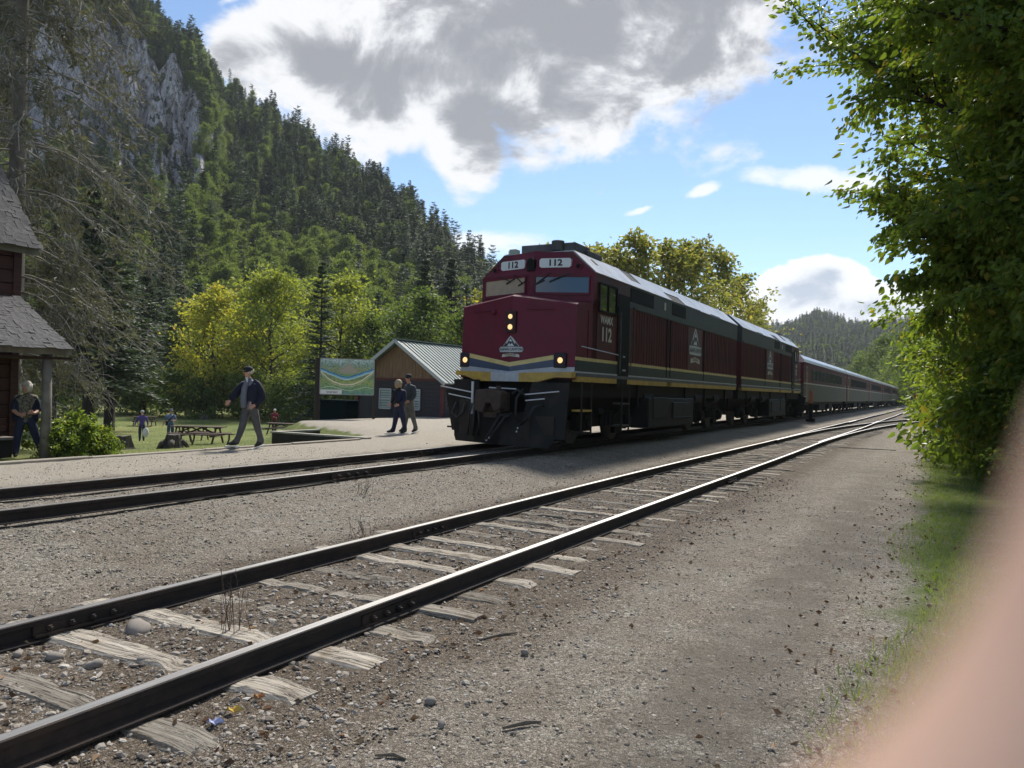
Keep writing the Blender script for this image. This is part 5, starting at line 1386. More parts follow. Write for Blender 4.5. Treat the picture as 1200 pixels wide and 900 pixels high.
def shed():
    Y = 30.0; x0, x1 = ux(418, Y), ux(520, Y); W = x1 - x0; zb = -.40
    t = thing('shed', 'small dark shed with a raw pine gable and a ribbed metal roof, beside the locomotive', 'shed', (x0, Y, zb))
    he = 2.42; hp = 4.22; D = 7.5
    mb = MB(); mb.prism([(.02, 0), (W - .02, 0), (W - .02, he), (W / 2, hp - .12), (.02, he)], .05, D, 0); mb.build('wall', DARKBOARD, t)
    mb = MB(); mb.box((0, 0, 0), (W - .16, .035, .17)); me = mb.mesh('board', DARKBOARD, bevel=.006)
    for k in range(13): link('board', me, t, (W / 2, .03 + (.004 if k % 2 else 0), .10 + k * .178))
    mb = MB(); mb.box((0, 0, 0), (.035, 1.0, .17)); me = mb.mesh('board', DARKBOARD, bevel=.006)
    for k in range(13):
        o = link('board', me, t, (W, D / 2, .10 + k * .178)); o.scale.y = D - .2
    rnd = random.Random(6); n = 26
    ms = []
    for k in range(n):
        xa = .06 + (W - .12) * k / n; xb = .06 + (W - .12) * (k + 1) / n - .012
        top = lambda x: he + (hp - .14 - he) * (1 - abs(x - W / 2) / (W / 2))
        mb = MB(); y0 = .0 + rnd.uniform(-.008, .004); mb.prism([(xa, he - .02), (xb, he - .02), (xb, top(xb)), (xa, top(xa))], y0, .04, 0); mb.build('gable_board', RAWWOOD, t)
    mb = MB(); mb.box((W / 2, -.02, he - .06), (W, .05, .11)); mb.build('beam', REDTRIM, t)
    for x in (.07, W - .07):
        mb = MB(); mb.box((x, -.01, he / 2), (.16, .09, he - .02)); mb.build('corner_trim', REDTRIM, t)
    for ua, ub, lab in ((446, 459, None), (485, 493, None)):
        xa, xb = ux(ua, Y) - x0, ux(ub, Y) - x0
        mb = MB(); mb.bb((xa, -.025, .95), (xb, -.005, 1.88)); w = mb.build('window', mat('blind_glass', (.16, .20, .20), rough=.2, spec=.7), t)
        mb = MB()
        for z in np.arange(1.0, 1.85, .12): mb.bb((xa + .03, -.032, z), (xb - .03, -.026, z + .07))
        mb.build('blind', mat('grey_blind', (.30, .35, .35), rough=.6), w)
        mb = MB()
        for p, q in (((xa, .95), (xb, .95)), ((xb, .95), (xb, 1.88)), ((xb, 1.88), (xa, 1.88)), ((xa, 1.88), (xa, .95)), ((xa, 1.42), (xb, 1.42))):
            mb.bar((p[0], -.04, p[1]), (q[0], -.04, q[1]), .05, .06)
        mb.build('frame', mat('shed_window_frame', (.42, .42, .44), rough=.5), w)
    ov = .32; sl = (hp - he) / (W / 2)
    for s in (-1, 1):
        xe = W / 2 + s * (W / 2 + ov); ze = he - ov * sl + .03
        mb = MB(); mb.add([(W / 2, -.38, hp), (W / 2, D + .3, hp), (xe, D + .3, ze), (xe, -.38, ze), (W / 2, -.38, hp - .05), (W / 2, D + .3, hp - .05), (xe, D + .3, ze - .05), (xe, -.38, ze - .05)], [(0, 1, 2, 3), (4, 7, 6, 5), (0, 3, 7, 4), (1, 5, 6, 2), (3, 2, 6, 7)])
        r = mb.build('roof', SHEDROOF, t)
        d = Vector((xe - W / 2, 0, ze - hp)); mb = MB(); mb.bar((0, 0, 0), d, .045, .04); me = mb.mesh('roof_rib', SHEDROOF)
        for k in range(26): link('roof_rib', me, r, (W / 2, -.30 + k * .31, hp + .022))
        mb = MB(); mb.bar((W / 2, -.40, hp - .05), (xe, -.40, ze - .05), .05, .16); mb.build('barge_board', mat('pale_barge_board', (.40, .41, .40), rough=.5), r)
    mb = MB(); mb.bar((W / 2, -.4, hp + .03), (W / 2, D + .3, hp + .03), .3, .04); mb.build('ridge_cap', SHEDROOF, t)
    b = thing('storage_bin', 'dark teal storage bin standing behind the map board', 'bin', (ux(398, 27), 27, -.55))
    mb = MB(); mb.box((0, 0, .72), (1.55, .8, 1.4)); mb.build('body', mat('dark_teal_plastic', (.004, .010, .013), rough=.95, spec=.05), b, bevel=.03)
    mb = MB(); mb.box((0, 0, 1.46), (1.62, .88, .09)); mb.build('lid', mat('dark_teal_lid', (.006, .013, .016), rough=.95, spec=.05), b, bevel=.02)


shed()


def map_board():
    xa, ya, xb, yb = ux(375.5, 24), 24.0, ux(437.5, 25.6), 25.6
    L = math.hypot(xb - xa, yb - ya); rz = atan2(yb - ya, xb - xa)
    t = thing('map_board', 'large painted valley map board on posts left of the shed', 'sign', (xa, ya, -.50), rz)
    m = bpy.data.materials.new('painted_map'); m.use_nodes = True; m.node_tree.nodes.clear(); k = NT(m.node_tree)
    o = k.n('ShaderNodeTexCoord').outputs['Generated']; x, _, z = k.n('ShaderNodeSeparateXYZ', ins={0: o}).outputs
    fl = k.n('ShaderNodeCombineXYZ', ins={0: k.m('MULTIPLY', x, 1.8), 1: z, 2: 0.0}).outputs[0]
    n = k.noise(fl, 5, 5, .6); nf = k.noise(fl, 16, 5, .7)
    # ground of the painting from the top down
    c = k.ramp(k.m('ADD', z, k.m('MULTIPLY', k.m('SUBTRACT', n, .5), .45)), [(0, (.12, .32, .30)), (.2, (.20, .38, .18)), (.36, (.38, .46, .14)), (.5, (.16, .30, .16)), (.68, (.34, .38, .20)), (.84, (.26, .40, .36)), (1, (.60, .74, .80))])
    c = k.mix(k.m('MULTIPLY', k.ss(nf, .45, .6), .75), c, (.09, .17, .09)); c = k.mix(k.m('MULTIPLY', k.ss(k.noise(fl, 23, 4, .7), .55, .65), .8), c, (.55, .60, .36))
    cone = k.m('SUBTRACT', 1.0, k.m('ADD', k.m('MULTIPLY', k.m('ABSOLUTE', k.m('SUBTRACT', x, .52)), 4.2), k.m('MULTIPLY', k.m('ABSOLUTE', k.m('SUBTRACT', z, .66)), 3.2)))
    c = k.mix(k.ss(cone, .0, .5), c, k.mix(k.ss(z, .5, .66), (.14, .36, .10), (.40, .36, .30)))
    # river: a dip in the middle, width varies
    xc = k.m('SUBTRACT', x, .48)
    r0 = k.m('ADD', .42, k.m('MULTIPLY', k.m('SQRT', k.m('ADD', k.m('MULTIPLY', xc, xc), .006)), .58))
    def band(y0, hw, col, c, s=.5):
        d = k.m('ABSOLUTE', k.m('SUBTRACT', k.m('ADD', z, k.m('MULTIPLY', k.m('SUBTRACT', n, .5), .06)), y0))
        return k.mix(k.ss(d, hw, hw * s), c, col)
    c = band(r0, .055, (.16, .46, .70), c); c = band(k.m('SUBTRACT', r0, .05), .018, (.6, .72, .68), c); c = band(k.m('ADD', r0, .02), .014, (.02, .06, .16), c)
    r1 = k.m('ADD', .27, k.m('MULTIPLY', k.m('MULTIPLY', xc, xc), 1.55)); c = band(r1, .030, (.78, .70, .50), c); c = band(k.m('SUBTRACT', r1, .06), .010, (.6, .6, .4), c)
    r2 = k.m('ADD', .16, k.m('MULTIPLY', k.m('SINE', k.m('MULTIPLY', x, 9.0)), .05)); c = band(r2, .012, (.55, .65, .45), c)
    cap = k.m('MULTIPLY', k.m('LESS_THAN', x, .40), k.m('LESS_THAN', z, .125))
    sc = k.noise(k.n('ShaderNodeCombineXYZ', ins={0: k.m('MULTIPLY', x, 130.0), 1: k.m('MULTIPLY', z, 14.0), 2: 0.0}).outputs[0], 1.0, 2, .5)
    ink = k.m('MULTIPLY', k.m('MULTIPLY', k.m('LESS_THAN', k.m('ABSOLUTE', k.m('SUBTRACT', z, .055)), .022), k.m('LESS_THAN', k.m('ABSOLUTE', k.m('SUBTRACT', x, .22)), .11)), k.m('GREATER_THAN', sc, .5))
    c = k.mix(cap, c, k.mix(ink, (.75, .75, .75), (.06, .06, .07)))
    b = k.n('ShaderNodeBsdfPrincipled', ins={'Base Color': c, 'Roughness': .45}); oo = k.n('ShaderNodeOutputMaterial'); k.nt.links.new(b.outputs[0], oo.inputs[0])
    mb = MB(); mb.bb((0, -.03, 1.74), (L, .02, 3.17)); p = mb.build('map_panel', m, t)
    mb = MB()
    for a, b_ in (((0, 1.73), (L, 1.73)), ((0, 3.18), (L, 3.18)), ((0, 1.73), (0, 3.18)), ((L, 1.73), (L, 3.18))): mb.bar((a[0], .0, a[1]), (b_[0], .0, b_[1]), .07, .03)
    mb.build('frame', mat('grey_map_frame', (.30, .31, .32), rough=.6), p)
    for x, w in ((-.10, .20), (L + .06, .10)):
        mb = MB(); mb.box((x, .10, 1.55), (w, w, 3.3)); mb.build('post', mat('dark_sign_post', (.035, .028, .024), rough=.85), t, bevel=.01)


map_board()


def picnic_table():
    t = thing('picnic_table', 'nearest dark picnic table, beside the tree stump', 'picnic table', (0, 0, 0), 0, 'picnic tables on the lawn')
    mb = MB(); mb.box((0, 0, 0), (1.9, .135, .04)); me = mb.mesh('plank', TABLEWOOD, bevel=.006)
    for k in range(5): link('plank', me, t, (0, -.30 + k * .15, .74))
    for s in (-1, 1):
        for k in range(2): link('plank', me, t, (0, s * (.68 + k * .15), .44))
    for sx in (-.68, .68):
        mb = MB()
        for s in (-1, 1): mb.bar((sx, s * .18, .72), (sx, s * .66, .02), .05, .09)
        mb.bar((sx, -.84, .39), (sx, .84, .39), .05, .09); mb.bar((sx, -.36, .70), (sx, .36, .70), .05, .08); mb.build('leg_frame', TABLEWOOD, t)
    mb = MB(); mb.bar((-.64, 0, .42), (0, 0, .70), .05, .07); mb.bar((.64, 0, .42), (0, 0, .70), .05, .07); mb.build('brace', TABLEWOOD, t)
    return t


def lawn_things():
    t0 = picnic_table(); spots = ((238, 35.5, .35, None), (226, 44, .45, 'picnic table just behind the nearest one'), (331, 54, .2, 'picnic table by the red-shirted person'), (171, 70, .5, 'far picnic table beside the person in purple'), (96, 62, .8, 'picnic table under the twin spruces'))
    for i, (u, d, rz, lab) in enumerate(spots):
        o = t0 if i == 0 else copy_tree(t0, label=lab); x, y = at(u, d); o.location = (x, y, float(terrain(x, y))); o.rotation_euler.z = YAW + rz - .35
    b = thing('bench', 'low backless bench in front of the nearest picnic table', 'bench', (*at(250, 33.5), 0), YAW); b.location.z = float(terrain(b.location.x, b.location.y))
    mb = MB()
    mb.box((0, -.08, .45), (1.8, .14, .045)); mb.box((0, .08, .45), (1.8, .14, .045)); mb.build('seat', TABLEWOOD, b)
    for sx in (-.7, .7):
        mb = MB(); mb.tube([(sx - .08, 0, 0), (sx, 0, .25), (sx, 0, .43)], .035, 6); mb.build('leg', TABLEWOOD, b)
    rs = random.Random(12)
    for u, d, r, h, lab in ((205, 31.5, .34, .58, 'weathered grey stump with split roots by the picnic table'), (147, 32.5, .36, .55, 'small dark stump standing alone on the lawn'), (240, 80, .5, .5, 'far low stump on the lawn, near the white-shirted visitor')):
        x, y = at(u, d); t = thing('tree_stump', lab, 'stump', (x, y, float(terrain(x, y)) - .05), rs.uniform(0, 6))
        V = []; F = []; n = 14; k = 5
        for i in range(k):
            f = i / (k - 1); rr = r * (1.25 - .55 * f ** .5)
            for j in range(n):
                a = 2 * pi * j / n; w = rr * (1 + .16 * sin(a * 5 + 1) * (1 - f) + rs.uniform(-.04, .04)); V.append((w * cos(a), w * sin(a), h * f + (rs.uniform(-.05, .05) if i == k - 1 else 0)))
        F = [(i * n + j, i * n + (j + 1) % n, (i + 1) * n + (j + 1) % n, (i + 1) * n + j) for i in range(k - 1) for j in range(n)]; V.append((0, 0, h)); F += [((k - 1) * n + j, (k - 1) * n + (j + 1) % n, k * n) for j in range(n)]
        mb = MB(); mb.add(V, F); mb.build('stump_wood', mat('stump_wood', (.10, .088, .07), (.045, .038, .03), 7, .95, stretch=(1, 1, .3), bump=.6, bscale=15), t)
        if r < .35 and d < 40:
            for a in (.3, 1.5, 2.6, 4.4):
                mb = MB(); mb.tube([(r * .8 * cos(a), r * .8 * sin(a), h * .5), (r * 1.25 * cos(a), r * 1.25 * sin(a), .2), (r * 1.7 * cos(a), r * 1.7 * sin(a), 0)], [.13, .10, .03], 7); mb.build('root', MATS['stump_wood'], t, smooth=True)
    # leafy plants on the platform edge right of the porch post
    ms = [tree_meshes('plant', broadleaf(111 + i, 1.45, .85, .02, .02, 16, 5, 15, .13, .10, droop=.2, oval=True), LEAF_BUSH) for i in range(3)]
    for k, (u, d, sc) in enumerate(((70, 18.6, .50), (80, 18.9, .58), (92, 19.2, .68), (104, 18.9, .56), (115, 19.4, .50), (125, 19.2, .40), (134, 19.3, .30), (44, 21.5, .55))):
        x, y = at(u, d)
        plant('leafy_plant', ms[k % 3], ['leafy plant touching the porch post', 'second leafy plant to the right of the porch post', 'tallest leafy plant, in the middle of the clump by the kerb', 'leafy plant right of the tallest one in the clump', 'leafy plant toward the right of the clump', 'small leafy plant near the right end of the clump', 'smallest leafy plant, at the right end of the clump', 'leafy plant seen between the woman and the post'][k], 'plant', x, y, sc, k * 1.1, 'plants beside the porch post')


lawn_things()


# ------------------------------------------------------------------ people
SKIN = mat('skin', (.50, .27, .19), (.44, .23, .16), 20, .5)


def cloth(n, c, c2=None): return mat(n, c, c2 or tuple(v * .7 for v in c), 5, .85)


def skin_mesh(name, joints, bones, mats, sub=1, root=0):
    """joints: [(x,y,z,rx,ry)], bones: [(i,j,material slot)] -> one continuous surface"""
    me = bpy.data.meshes.new(name); me.from_pydata([j[:3] for j in joints], [b[:2] for b in bones], [])
    ob = bpy.data.objects.new(name, me); COL.objects.link(ob)
    md = ob.modifiers.new('s', 'SKIN'); md.use_smooth_shade = True; md.branch_smoothing = .3
    for i, j in enumerate(joints):
        sv = me.skin_vertices[0].data[i]; sv.radius = (j[3], j[4]); sv.use_root = (i == root)
    if sub: ss_ = ob.modifiers.new('u', 'SUBSURF'); ss_.levels = sub; ss_.render_levels = sub
    dg = bpy.context.evaluated_depsgraph_get(); out = bpy.data.meshes.new_from_object(ob.evaluated_get(dg))
    bpy.data.objects.remove(ob); bpy.data.meshes.remove(me); out.name = name
    out.materials.clear()
    for m in mats: out.materials.append(m)
    J = [Vector(j[:3]) for j in joints]
    for p in out.polygons:
        best, bi = 1e9, 0
        for a, b, s in bones:
            d = J[b] - J[a]; t = max(0, min(1, (p.center - J[a]).dot(d) / max(d.length_squared, 1e-9)))
            q = (p.center - (J[a] + d * t)).length - .5 * (joints[a][3] * (1 - t) + joints[b][3] * t)
            if q < best: best, bi = q, s
        p.material_index = bi; p.use_smooth = True
    return out


def person(label, u, d, pose, top, leg, shoe, hair=None, cap=None, group=None, fingers=True, gz=None, face=0.0, extra=None, scale=1.0, turn=0.0, sleeve=None):
    """pose: dict of joints in (right, away, up) metres as seen from the platform side; face: turn of the head (radians, 0 = towards us)"""
    x, y = at(u, d); az = atan2(-x, y)
    t = thing('person', label, 'person', (x, y, float(terrain(x, y)) if gz is None else gz), az + turn, group); t.scale = (scale,) * 3
    P = pose; tp, lg, sh = top, leg, shoe; sl = sleeve or SKIN
    mats = [tp, lg, SKIN, sh, sl]
    j = []; b = []
    def J(p, rx, ry=None): j.append((*p, rx, ry or rx)); return len(j) - 1
    pel = J(P['pelvis'], .145, .11); wst = J(P['waist'], .14, .105); chs = J(P['chest'], .165, .115); nb = J(P['neckbase'], .075, .07)
    b += [(pel, wst, 0), (wst, chs, 0), (chs, nb, 0)]
    fx, fy = sin(face), -cos(face)                                  # where the face points
    h = Vector(P['head']); nk = J((h - Vector((0, 0, .10))) * .5 + Vector(P['neckbase']) * .5, .052); b.append((nb, nk, 2))
    jaw = J(h + Vector((fx * .03, fy * .03, -.068)), .060, .062); hd = J(h, .086, .096); crown = J(h + Vector((-fx * .012, -fy * .012, .068)), .076, .086)
    b += [(nk, jaw, 2), (jaw, hd, 2), (hd, crown, 2)]
    nose = J(h + Vector((fx * .105, fy * .105, -.022)), .014); nr = J(h + Vector((fx * .078, fy * .078, .012)), .016); b += [(hd, nr, 2), (nr, nose, 2)]
    for s in 'LR':
        sh_ = J(P['shoulder' + s], .075); el = J(P['elbow' + s], .052); wr = J(P['wrist' + s], .034)
        b += [(chs, sh_, 0), (sh_, el, 0), (el, wr, 4)]
        w = Vector(P['wrist' + s]); dv = (Vector(P['hand' + s]) - w).normalized(); hm = J(w + dv * .055, .030, .022); b.append((wr, hm, 2))
        if fingers:
            side = dv.cross(Vector((0, 1, 0))); side = side.normalized() if side.length > .1 else Vector((1, 0, 0))
            for k in range(4):
                o = (k - 1.5) * .020; L = (.062, .072, .068, .052)[k]
                f1 = J(w + dv * .085 + side * o, .0095); f2 = J(w + dv * (.085 + L * .55) + side * o * 1.05 + Vector((0, .008, 0)), .0088); f3 = J(w + dv * (.085 + L * .85) + side * o + Vector((0, .028, -.006)), .0075)
                b += [(hm, f1, 2), (f1, f2, 2), (f2, f3, 2)]
            th = J(w + dv * .05 - side * .045 + Vector((0, .006, 0)), .011); th2 = J(w + dv * .085 - side * .058, .009); b += [(hm, th, 2), (th, th2, 2)]
        else:
            hf = J(w + dv * .13, .018, .014); b.append((hm, hf, 2))
        hip = J(P['hip' + s], .105, .11); kn = J(P['knee' + s], .078, .08); an = J(P['ankle' + s], .060, .062); to = J(P['toe' + s], .036, .030)
        he = J(Vector(P['ankle' + s]) + (Vector(P['ankle' + s]) - Vector(P['toe' + s])).normalized() * .05 + Vector((0, 0, -.04)), .034)
        b += [(pel, hip, 1), (hip, kn, 1), (kn, an, 1), (an, to, 3), (an, he, 3)]
    body = link('body', skin_mesh('body', j, b, mats, 1, pel), t)
    for s in (-1, 1):
        mb = MB(); e = h + Vector((fx * .082 - fy * .030 * s, fy * .082 + fx * .030 * s, .012)); mb.sph(e, .010, 6, 4); mb.build('eye', BLACKINK, t)
        mb = MB(); e = h + Vector((-fy * .082 * s, fx * .082 * s, -.005)); mb.sph(e, .026, 6, 4, 0, (.5, .7, 1)); mb.build('ear', SKIN, t)
    mb = MB(); mb.sph(h + Vector((fx * .088, fy * .088, -.058)), .020, 6, 4, 0, (1, .6, .35)); mb.build('mouth', mat('lips', (.35, .12, .10), rough=.5), t)
    if hair:
        m, full = hair
        rs = np.random.default_rng(int(u)); mb = MB(); c = h + Vector((-fx * .018, -fy * .018, .035)); mb.sph(c, .098, 12, 8, 0, (1.0, 1.02, .98 if full else .8))
        if full:
            for k in range(10):
                a = k / 9 * pi * 1.3 - pi * .65; q = h + Vector((-(fx * cos(a) - fy * sin(a)) * .085, -(fy * cos(a) + fx * sin(a)) * .085, 0)); mb.tube([q + Vector((0, 0, .06)), q + Vector((0, 0, -.03)), q * 1.0 + Vector((0, 0, -.115))], [.045, .042, .02], 6)
        mb.build('hair', m, t, smooth=True)
    if cap:
        m, brim = cap
        mb = MB(); c = h + Vector((-fx * .005, -fy * .005, .052)); mb.sph(c, .104, 12, 8, 0, (1, 1, .82))
        V = []; n = 7
        for k in range(n):
            a = -1.0 + 2.0 * k / (n - 1)
            for rr, zz in ((.085, .0), (.085 + brim * cos(a * .9), -.018)): V.append(c + Vector(((fx * cos(a) - fy * sin(a)) * rr, (fy * cos(a) + fx * sin(a)) * rr, zz - .012)))
        V2 = [v + Vector((0, 0, .012)) for v in V]; F = [(2 * k, 2 * k + 1, 2 * k + 3, 2 * k + 2) for k in range(n - 1)]
        mb.add(V, F); mb.add(V2, F); mb.build('cap', m, t, smooth=True)
    if extra: extra(t, P, h)
    return t


def shell(name, parent, joints, bones, m, sub=1): return link(name, skin_mesh(name, joints, [(*b, 0) for b in bones], [m], sub), parent)


NAVY = cloth('navy_jacket', (.012, .014, .030)); GREYT = cloth('grey_trousers', (.10, .095, .095)); DJEAN = cloth('dark_jeans', (.022, .026, .060)); BLACKC = cloth('black_cloth', (.012, .012, .015))
GREYJ = cloth('grey_jacket', (.055, .065, .075)); PURPLE = cloth('purple_jacket', (.085, .060, .22)); PLAID = cloth('blue_plaid_shirt', (.20, .26, .38), (.06, .08, .16)); REDC = cloth('red_shirt', (.20, .025, .04)); WHITEC = cloth('white_cloth', (.65, .65, .63))
KHAKI = cloth('khaki_trousers', (.15, .145, .13)); PRINT = mat('patterned_blouse', (.24, .21, .15), (.03, .028, .025), 26, .85); SHIRT = cloth('grey_blue_shirt', (.17, .18, .22))
SHOE = mat('black_shoes', (.012, .012, .013), rough=.5); SHOEW = mat('white_trainers', (.55, .55, .55), rough=.6)
CAPB = cloth('black_cap', (.015, .016, .02)); HAIRW = mat('white_hair', (.62, .58, .50), (.45, .42, .36), 30, .7); HAIRD = mat('brown_hair', (.06, .045, .03), rough=.7); HAIRB = mat('blond_hair', (.42, .34, .22), (.25, .2, .12), 30, .7); CAPG = cloth('pale_grey_hat', (.45, .45, .43))


def sole(t, P):
    for s in 'LR':
        a, b = Vector(P['ankle' + s]), Vector(P['toe' + s]); mb = MB(); d = (b - a); he = a - d.normalized() * .07; mb.bar(he + Vector((0, 0, -.085)), b + d.normalized() * .05 + Vector((0, 0, -.035)), .085, .022); mb.build('shoe_sole', SHOEW, t)


def people():
    # 1. man walking left along the platform, open jacket, cap
    P = dict(pelvis=(.06, 0, .90), waist=(.05, 0, 1.05), chest=(.04, 0, 1.27), neckbase=(.025, 0, 1.44), head=(-.005, -.01, 1.595), shoulderL=(.19, -.06, 1.37), elbowL=(.275, -.10, 1.10), wristL=(.15, -.16, .92), handL=(.07, -.18, .87),
             shoulderR=(-.10, .10, 1.37), elbowR=(-.25, .12, 1.13), wristR=(-.345, .02, 1.00), handR=(-.40, -.02, .93), hipL=(.12, -.05, .84), kneeL=(.20, .02, .47), ankleL=(.31, .06, .13), toeL=(.15, .02, .045),
             hipR=(-.02, .06, .84), kneeR=(-.09, .0, .47), ankleR=(-.20, .02, .12), toeR=(-.37, -.02, .10))
    def ex(t, P, h):
        j = [(.06, .0, .78, .19, .155), (.065, .0, .95, .195, .16), (.05, .0, 1.25, .205, .155), (.03, .0, 1.43, .11, .10)]
        m = skin_mesh('shirt', [(-.075, -.09, .84, .065, .06), (-.085, -.10, 1.05, .07, .07), (-.075, -.10, 1.25, .065, .065), (-.02, -.08, 1.43, .045, .045)], [(0, 1, 0), (1, 2, 0), (2, 3, 0)], [SHIRT]); link('shirt', m, t)
        shell('jacket', t, [(.105, .0, .78, .17, .17), (.11, .0, 1.0, .185, .175), (.085, .0, 1.25, .19, .165), (.055, .02, 1.44, .10, .10), (.21, -.06, 1.36, .105, .105), (.30, -.10, 1.08, .090, .090), (.17, -.155, .93, .066, .066), (-.10, .10, 1.36, .10, .10), (-.26, .12, 1.12, .088, .088), (-.335, .03, 1.01, .064, .064)], [(0, 1), (1, 2), (2, 3), (2, 4), (4, 5), (5, 6), (2, 7), (7, 8), (8, 9)], NAVY)
        mb = MB(); mb.tube([(-.035, -.06, 1.475), (-.02, -.10, 1.43), (-.025, -.12, 1.37)], [.03, .025, .008], 6); mb.build('collar', WHITEC, t); sole(t, P)
    person('man in a black cap and open navy jacket striding along the platform', 291, 17.2, P, SHIRT, GREYT, SHOE, (HAIRW, False), (CAPB, .085), face=-1.25, extra=ex, scale=1.0, sleeve=NAVY)
    # 2./3. couple by the shed
    P = dict(pelvis=(0, 0, .92), waist=(0, 0, 1.07), chest=(.0, 0, 1.30), neckbase=(-.02, 0, 1.46), head=(-.05, -.01, 1.63), shoulderL=(.12, -.12, 1.39), elbowL=(.14, -.16, 1.12), wristL=(.0, -.22, .96), handL=(-.08, -.22, .93),
             shoulderR=(-.12, .12, 1.39), elbowR=(-.16, .16, 1.12), wristR=(-.2, .05, .98), handR=(-.25, .0, .94), hipL=(.05, -.09, .86), kneeL=(.11, -.08, .48), ankleL=(.23, -.04, .12), toeL=(.08, -.07, .045), hipR=(-.04, .09, .86), kneeR=(-.08, .07, .48), ankleR=(-.13, .08, .11), toeR=(-.30, .05, .05))
    def ex2(t, P, h): shell('jacket', t, [(.0, .0, .84, .155, .15), (.0, 0, 1.07, .16, .145), (.0, .0, 1.30, .17, .14), (-.015, 0, 1.45, .085, .085), (.12, -.13, 1.39, .08, .08), (.145, -.165, 1.11, .068, .068), (.02, -.215, .98, .05, .05), (-.12, .12, 1.39, .08, .08), (-.165, .16, 1.11, .068, .068), (-.2, .06, .99, .05, .05)], [(0, 1), (1, 2), (2, 3), (2, 4), (4, 5), (5, 6), (2, 7), (7, 8), (8, 9)], GREYJ); sole(t, P)
    person('man in a dark cap and grey jacket walking past the shed', 480.5, 23.4, P, GREYJ, KHAKI, SHOE, (HAIRD, False), (CAPB, .08), face=-1.3, extra=ex2, sleeve=GREYJ, group=None)
    P3 = {k: (v[0] * 1.15, v[1] * .9, v[2] * .90) for k, v in P.items()}; P3['head'] = (-.05, -.01, 1.46); P3['ankleL'] = (.20, 0, .11); P3['toeL'] = (.04, -.03, .045); P3['toeR'] = (-.34, .05, .07)
    def ex3(t, P, h): shell('jacket', t, [(.0, .0, .78, .14, .14), (.0, 0, .96, .145, .13), (.0, .0, 1.17, .15, .125), (-.015, 0, 1.31, .075, .075), (.13, -.11, 1.25, .07, .07), (.16, -.15, 1.0, .06, .06), (.02, -.19, .88, .045, .045), (-.13, .11, 1.25, .07, .07), (-.18, .14, 1.0, .06, .06)], [(0, 1), (1, 2), (2, 3), (2, 4), (4, 5), (5, 6), (2, 7), (7, 8)], cloth('dark_blue_coat', (.016, .020, .055))); sole(t, P)
    person('woman with fair hair in a dark blue coat walking beside the grey-jacketed man', 468.5, 22.7, P3, BLACKC, DJEAN, SHOE, (HAIRB, True), None, face=-1.2, extra=ex3, sleeve=BLACKC)
    # 4. woman beside the porch post
    P = dict(pelvis=(0, 0, .84), waist=(0, 0, .98), chest=(.0, 0, 1.17), neckbase=(.0, 0, 1.32), head=(-.01, -.01, 1.48), shoulderL=(.165, 0, 1.26), elbowL=(.225, .0, 1.0), wristL=(.15, -.17, .92), handL=(.07, -.22, .95),
             shoulderR=(-.165, 0, 1.26), elbowR=(-.235, .0, 1.0), wristR=(-.12, -.18, .90), handR=(-.04, -.23, .91), hipL=(.09, 0, .79), kneeL=(.20, -.02, .43), ankleL=(.30, .04, .10), toeL=(.33, -.12, .04), hipR=(-.09, 0, .79), kneeR=(-.13, -.03, .43), ankleR=(-.15, .02, .09), toeR=(-.17, -.14, .04))
    def ex4(t, P, h):
        for s in (-1, 1): shell('cardigan', t, [(s * .15, .0, .72, .075, .10), (s * .145, .0, 1.0, .08, .11), (s * .115, .01, 1.24, .07, .10), (s * .17, 0, 1.26, .075, .075), (s * .228, 0, 1.01, .066, .066), (s * .215, -.06, .97, .06, .06)], [(0, 1), (1, 2), (2, 3), (3, 4), (4, 5)], cloth('navy_cardigan', (.012, .014, .034)))
        shell('blouse', t, [(0, -.01, .74, .16, .125), (0, -.01, .95, .14, .12), (0, -.01, 1.17, .14, .115), (0, 0, 1.30, .06, .06)], [(0, 1), (1, 2), (2, 3)], PRINT)
    person('white-haired woman in a navy cardigan standing beside the porch post', 31.5, 19.1, P, PRINT, DJEAN, SHOE, (HAIRW, True), None, face=-.55, extra=ex4, gz=-.06)
    # 5-8. visitors on the lawn
    W = dict(pelvis=(0, 0, .90), waist=(0, 0, 1.05), chest=(0, 0, 1.28), neckbase=(0, 0, 1.43), head=(0, 0, 1.60), shoulderL=(.18, 0, 1.37), elbowL=(.27, .0, 1.12), wristL=(.30, -.02, .88), handL=(.31, -.03, .80), shoulderR=(-.18, 0, 1.37), elbowR=(-.29, .0, 1.12), wristR=(-.36, .0, .90), handR=(-.38, -.01, .82),
             hipL=(.09, 0, .84), kneeL=(.10, .06, .47), ankleL=(.09, -.02, .10), toeL=(.11, .12, .05), hipR=(-.09, 0, .84), kneeR=(-.10, -.02, .47), ankleR=(-.09, -.10, .10), toeR=(-.11, .05, .04))
    def bag(t, P, h):
        x, y = at(172.5, 47.2)
        b = thing('carrier_bag', 'white carrier bag hanging from the hand of the person in purple', 'bag', (x, y, t.location.z), YAW + .4)
        mb = MB(); mb.sph((.0, 0, .52), .20, 10, 8, 0, (.8, .45, 1.35)); mb.tube([(-.05, 0, .74), (0, 0, .84), (.05, 0, .74)], .012, 5); mb.build('bag_sheet', WHITEC, b, smooth=True)
    person('person in a purple jacket and pale hat walking away over the lawn', 168, 47.5, W, PURPLE, DJEAN, SHOE, None, (CAPG, .05), face=pi, fingers=False, extra=bag, sleeve=PURPLE)
    W2 = dict(W); W2.update(elbowL=(.25, -.05, 1.12), wristL=(.12, -.2, 1.1), handL=(.05, -.22, 1.12), toeL=(.13, -.12, .04), toeR=(-.13, -.12, .04))
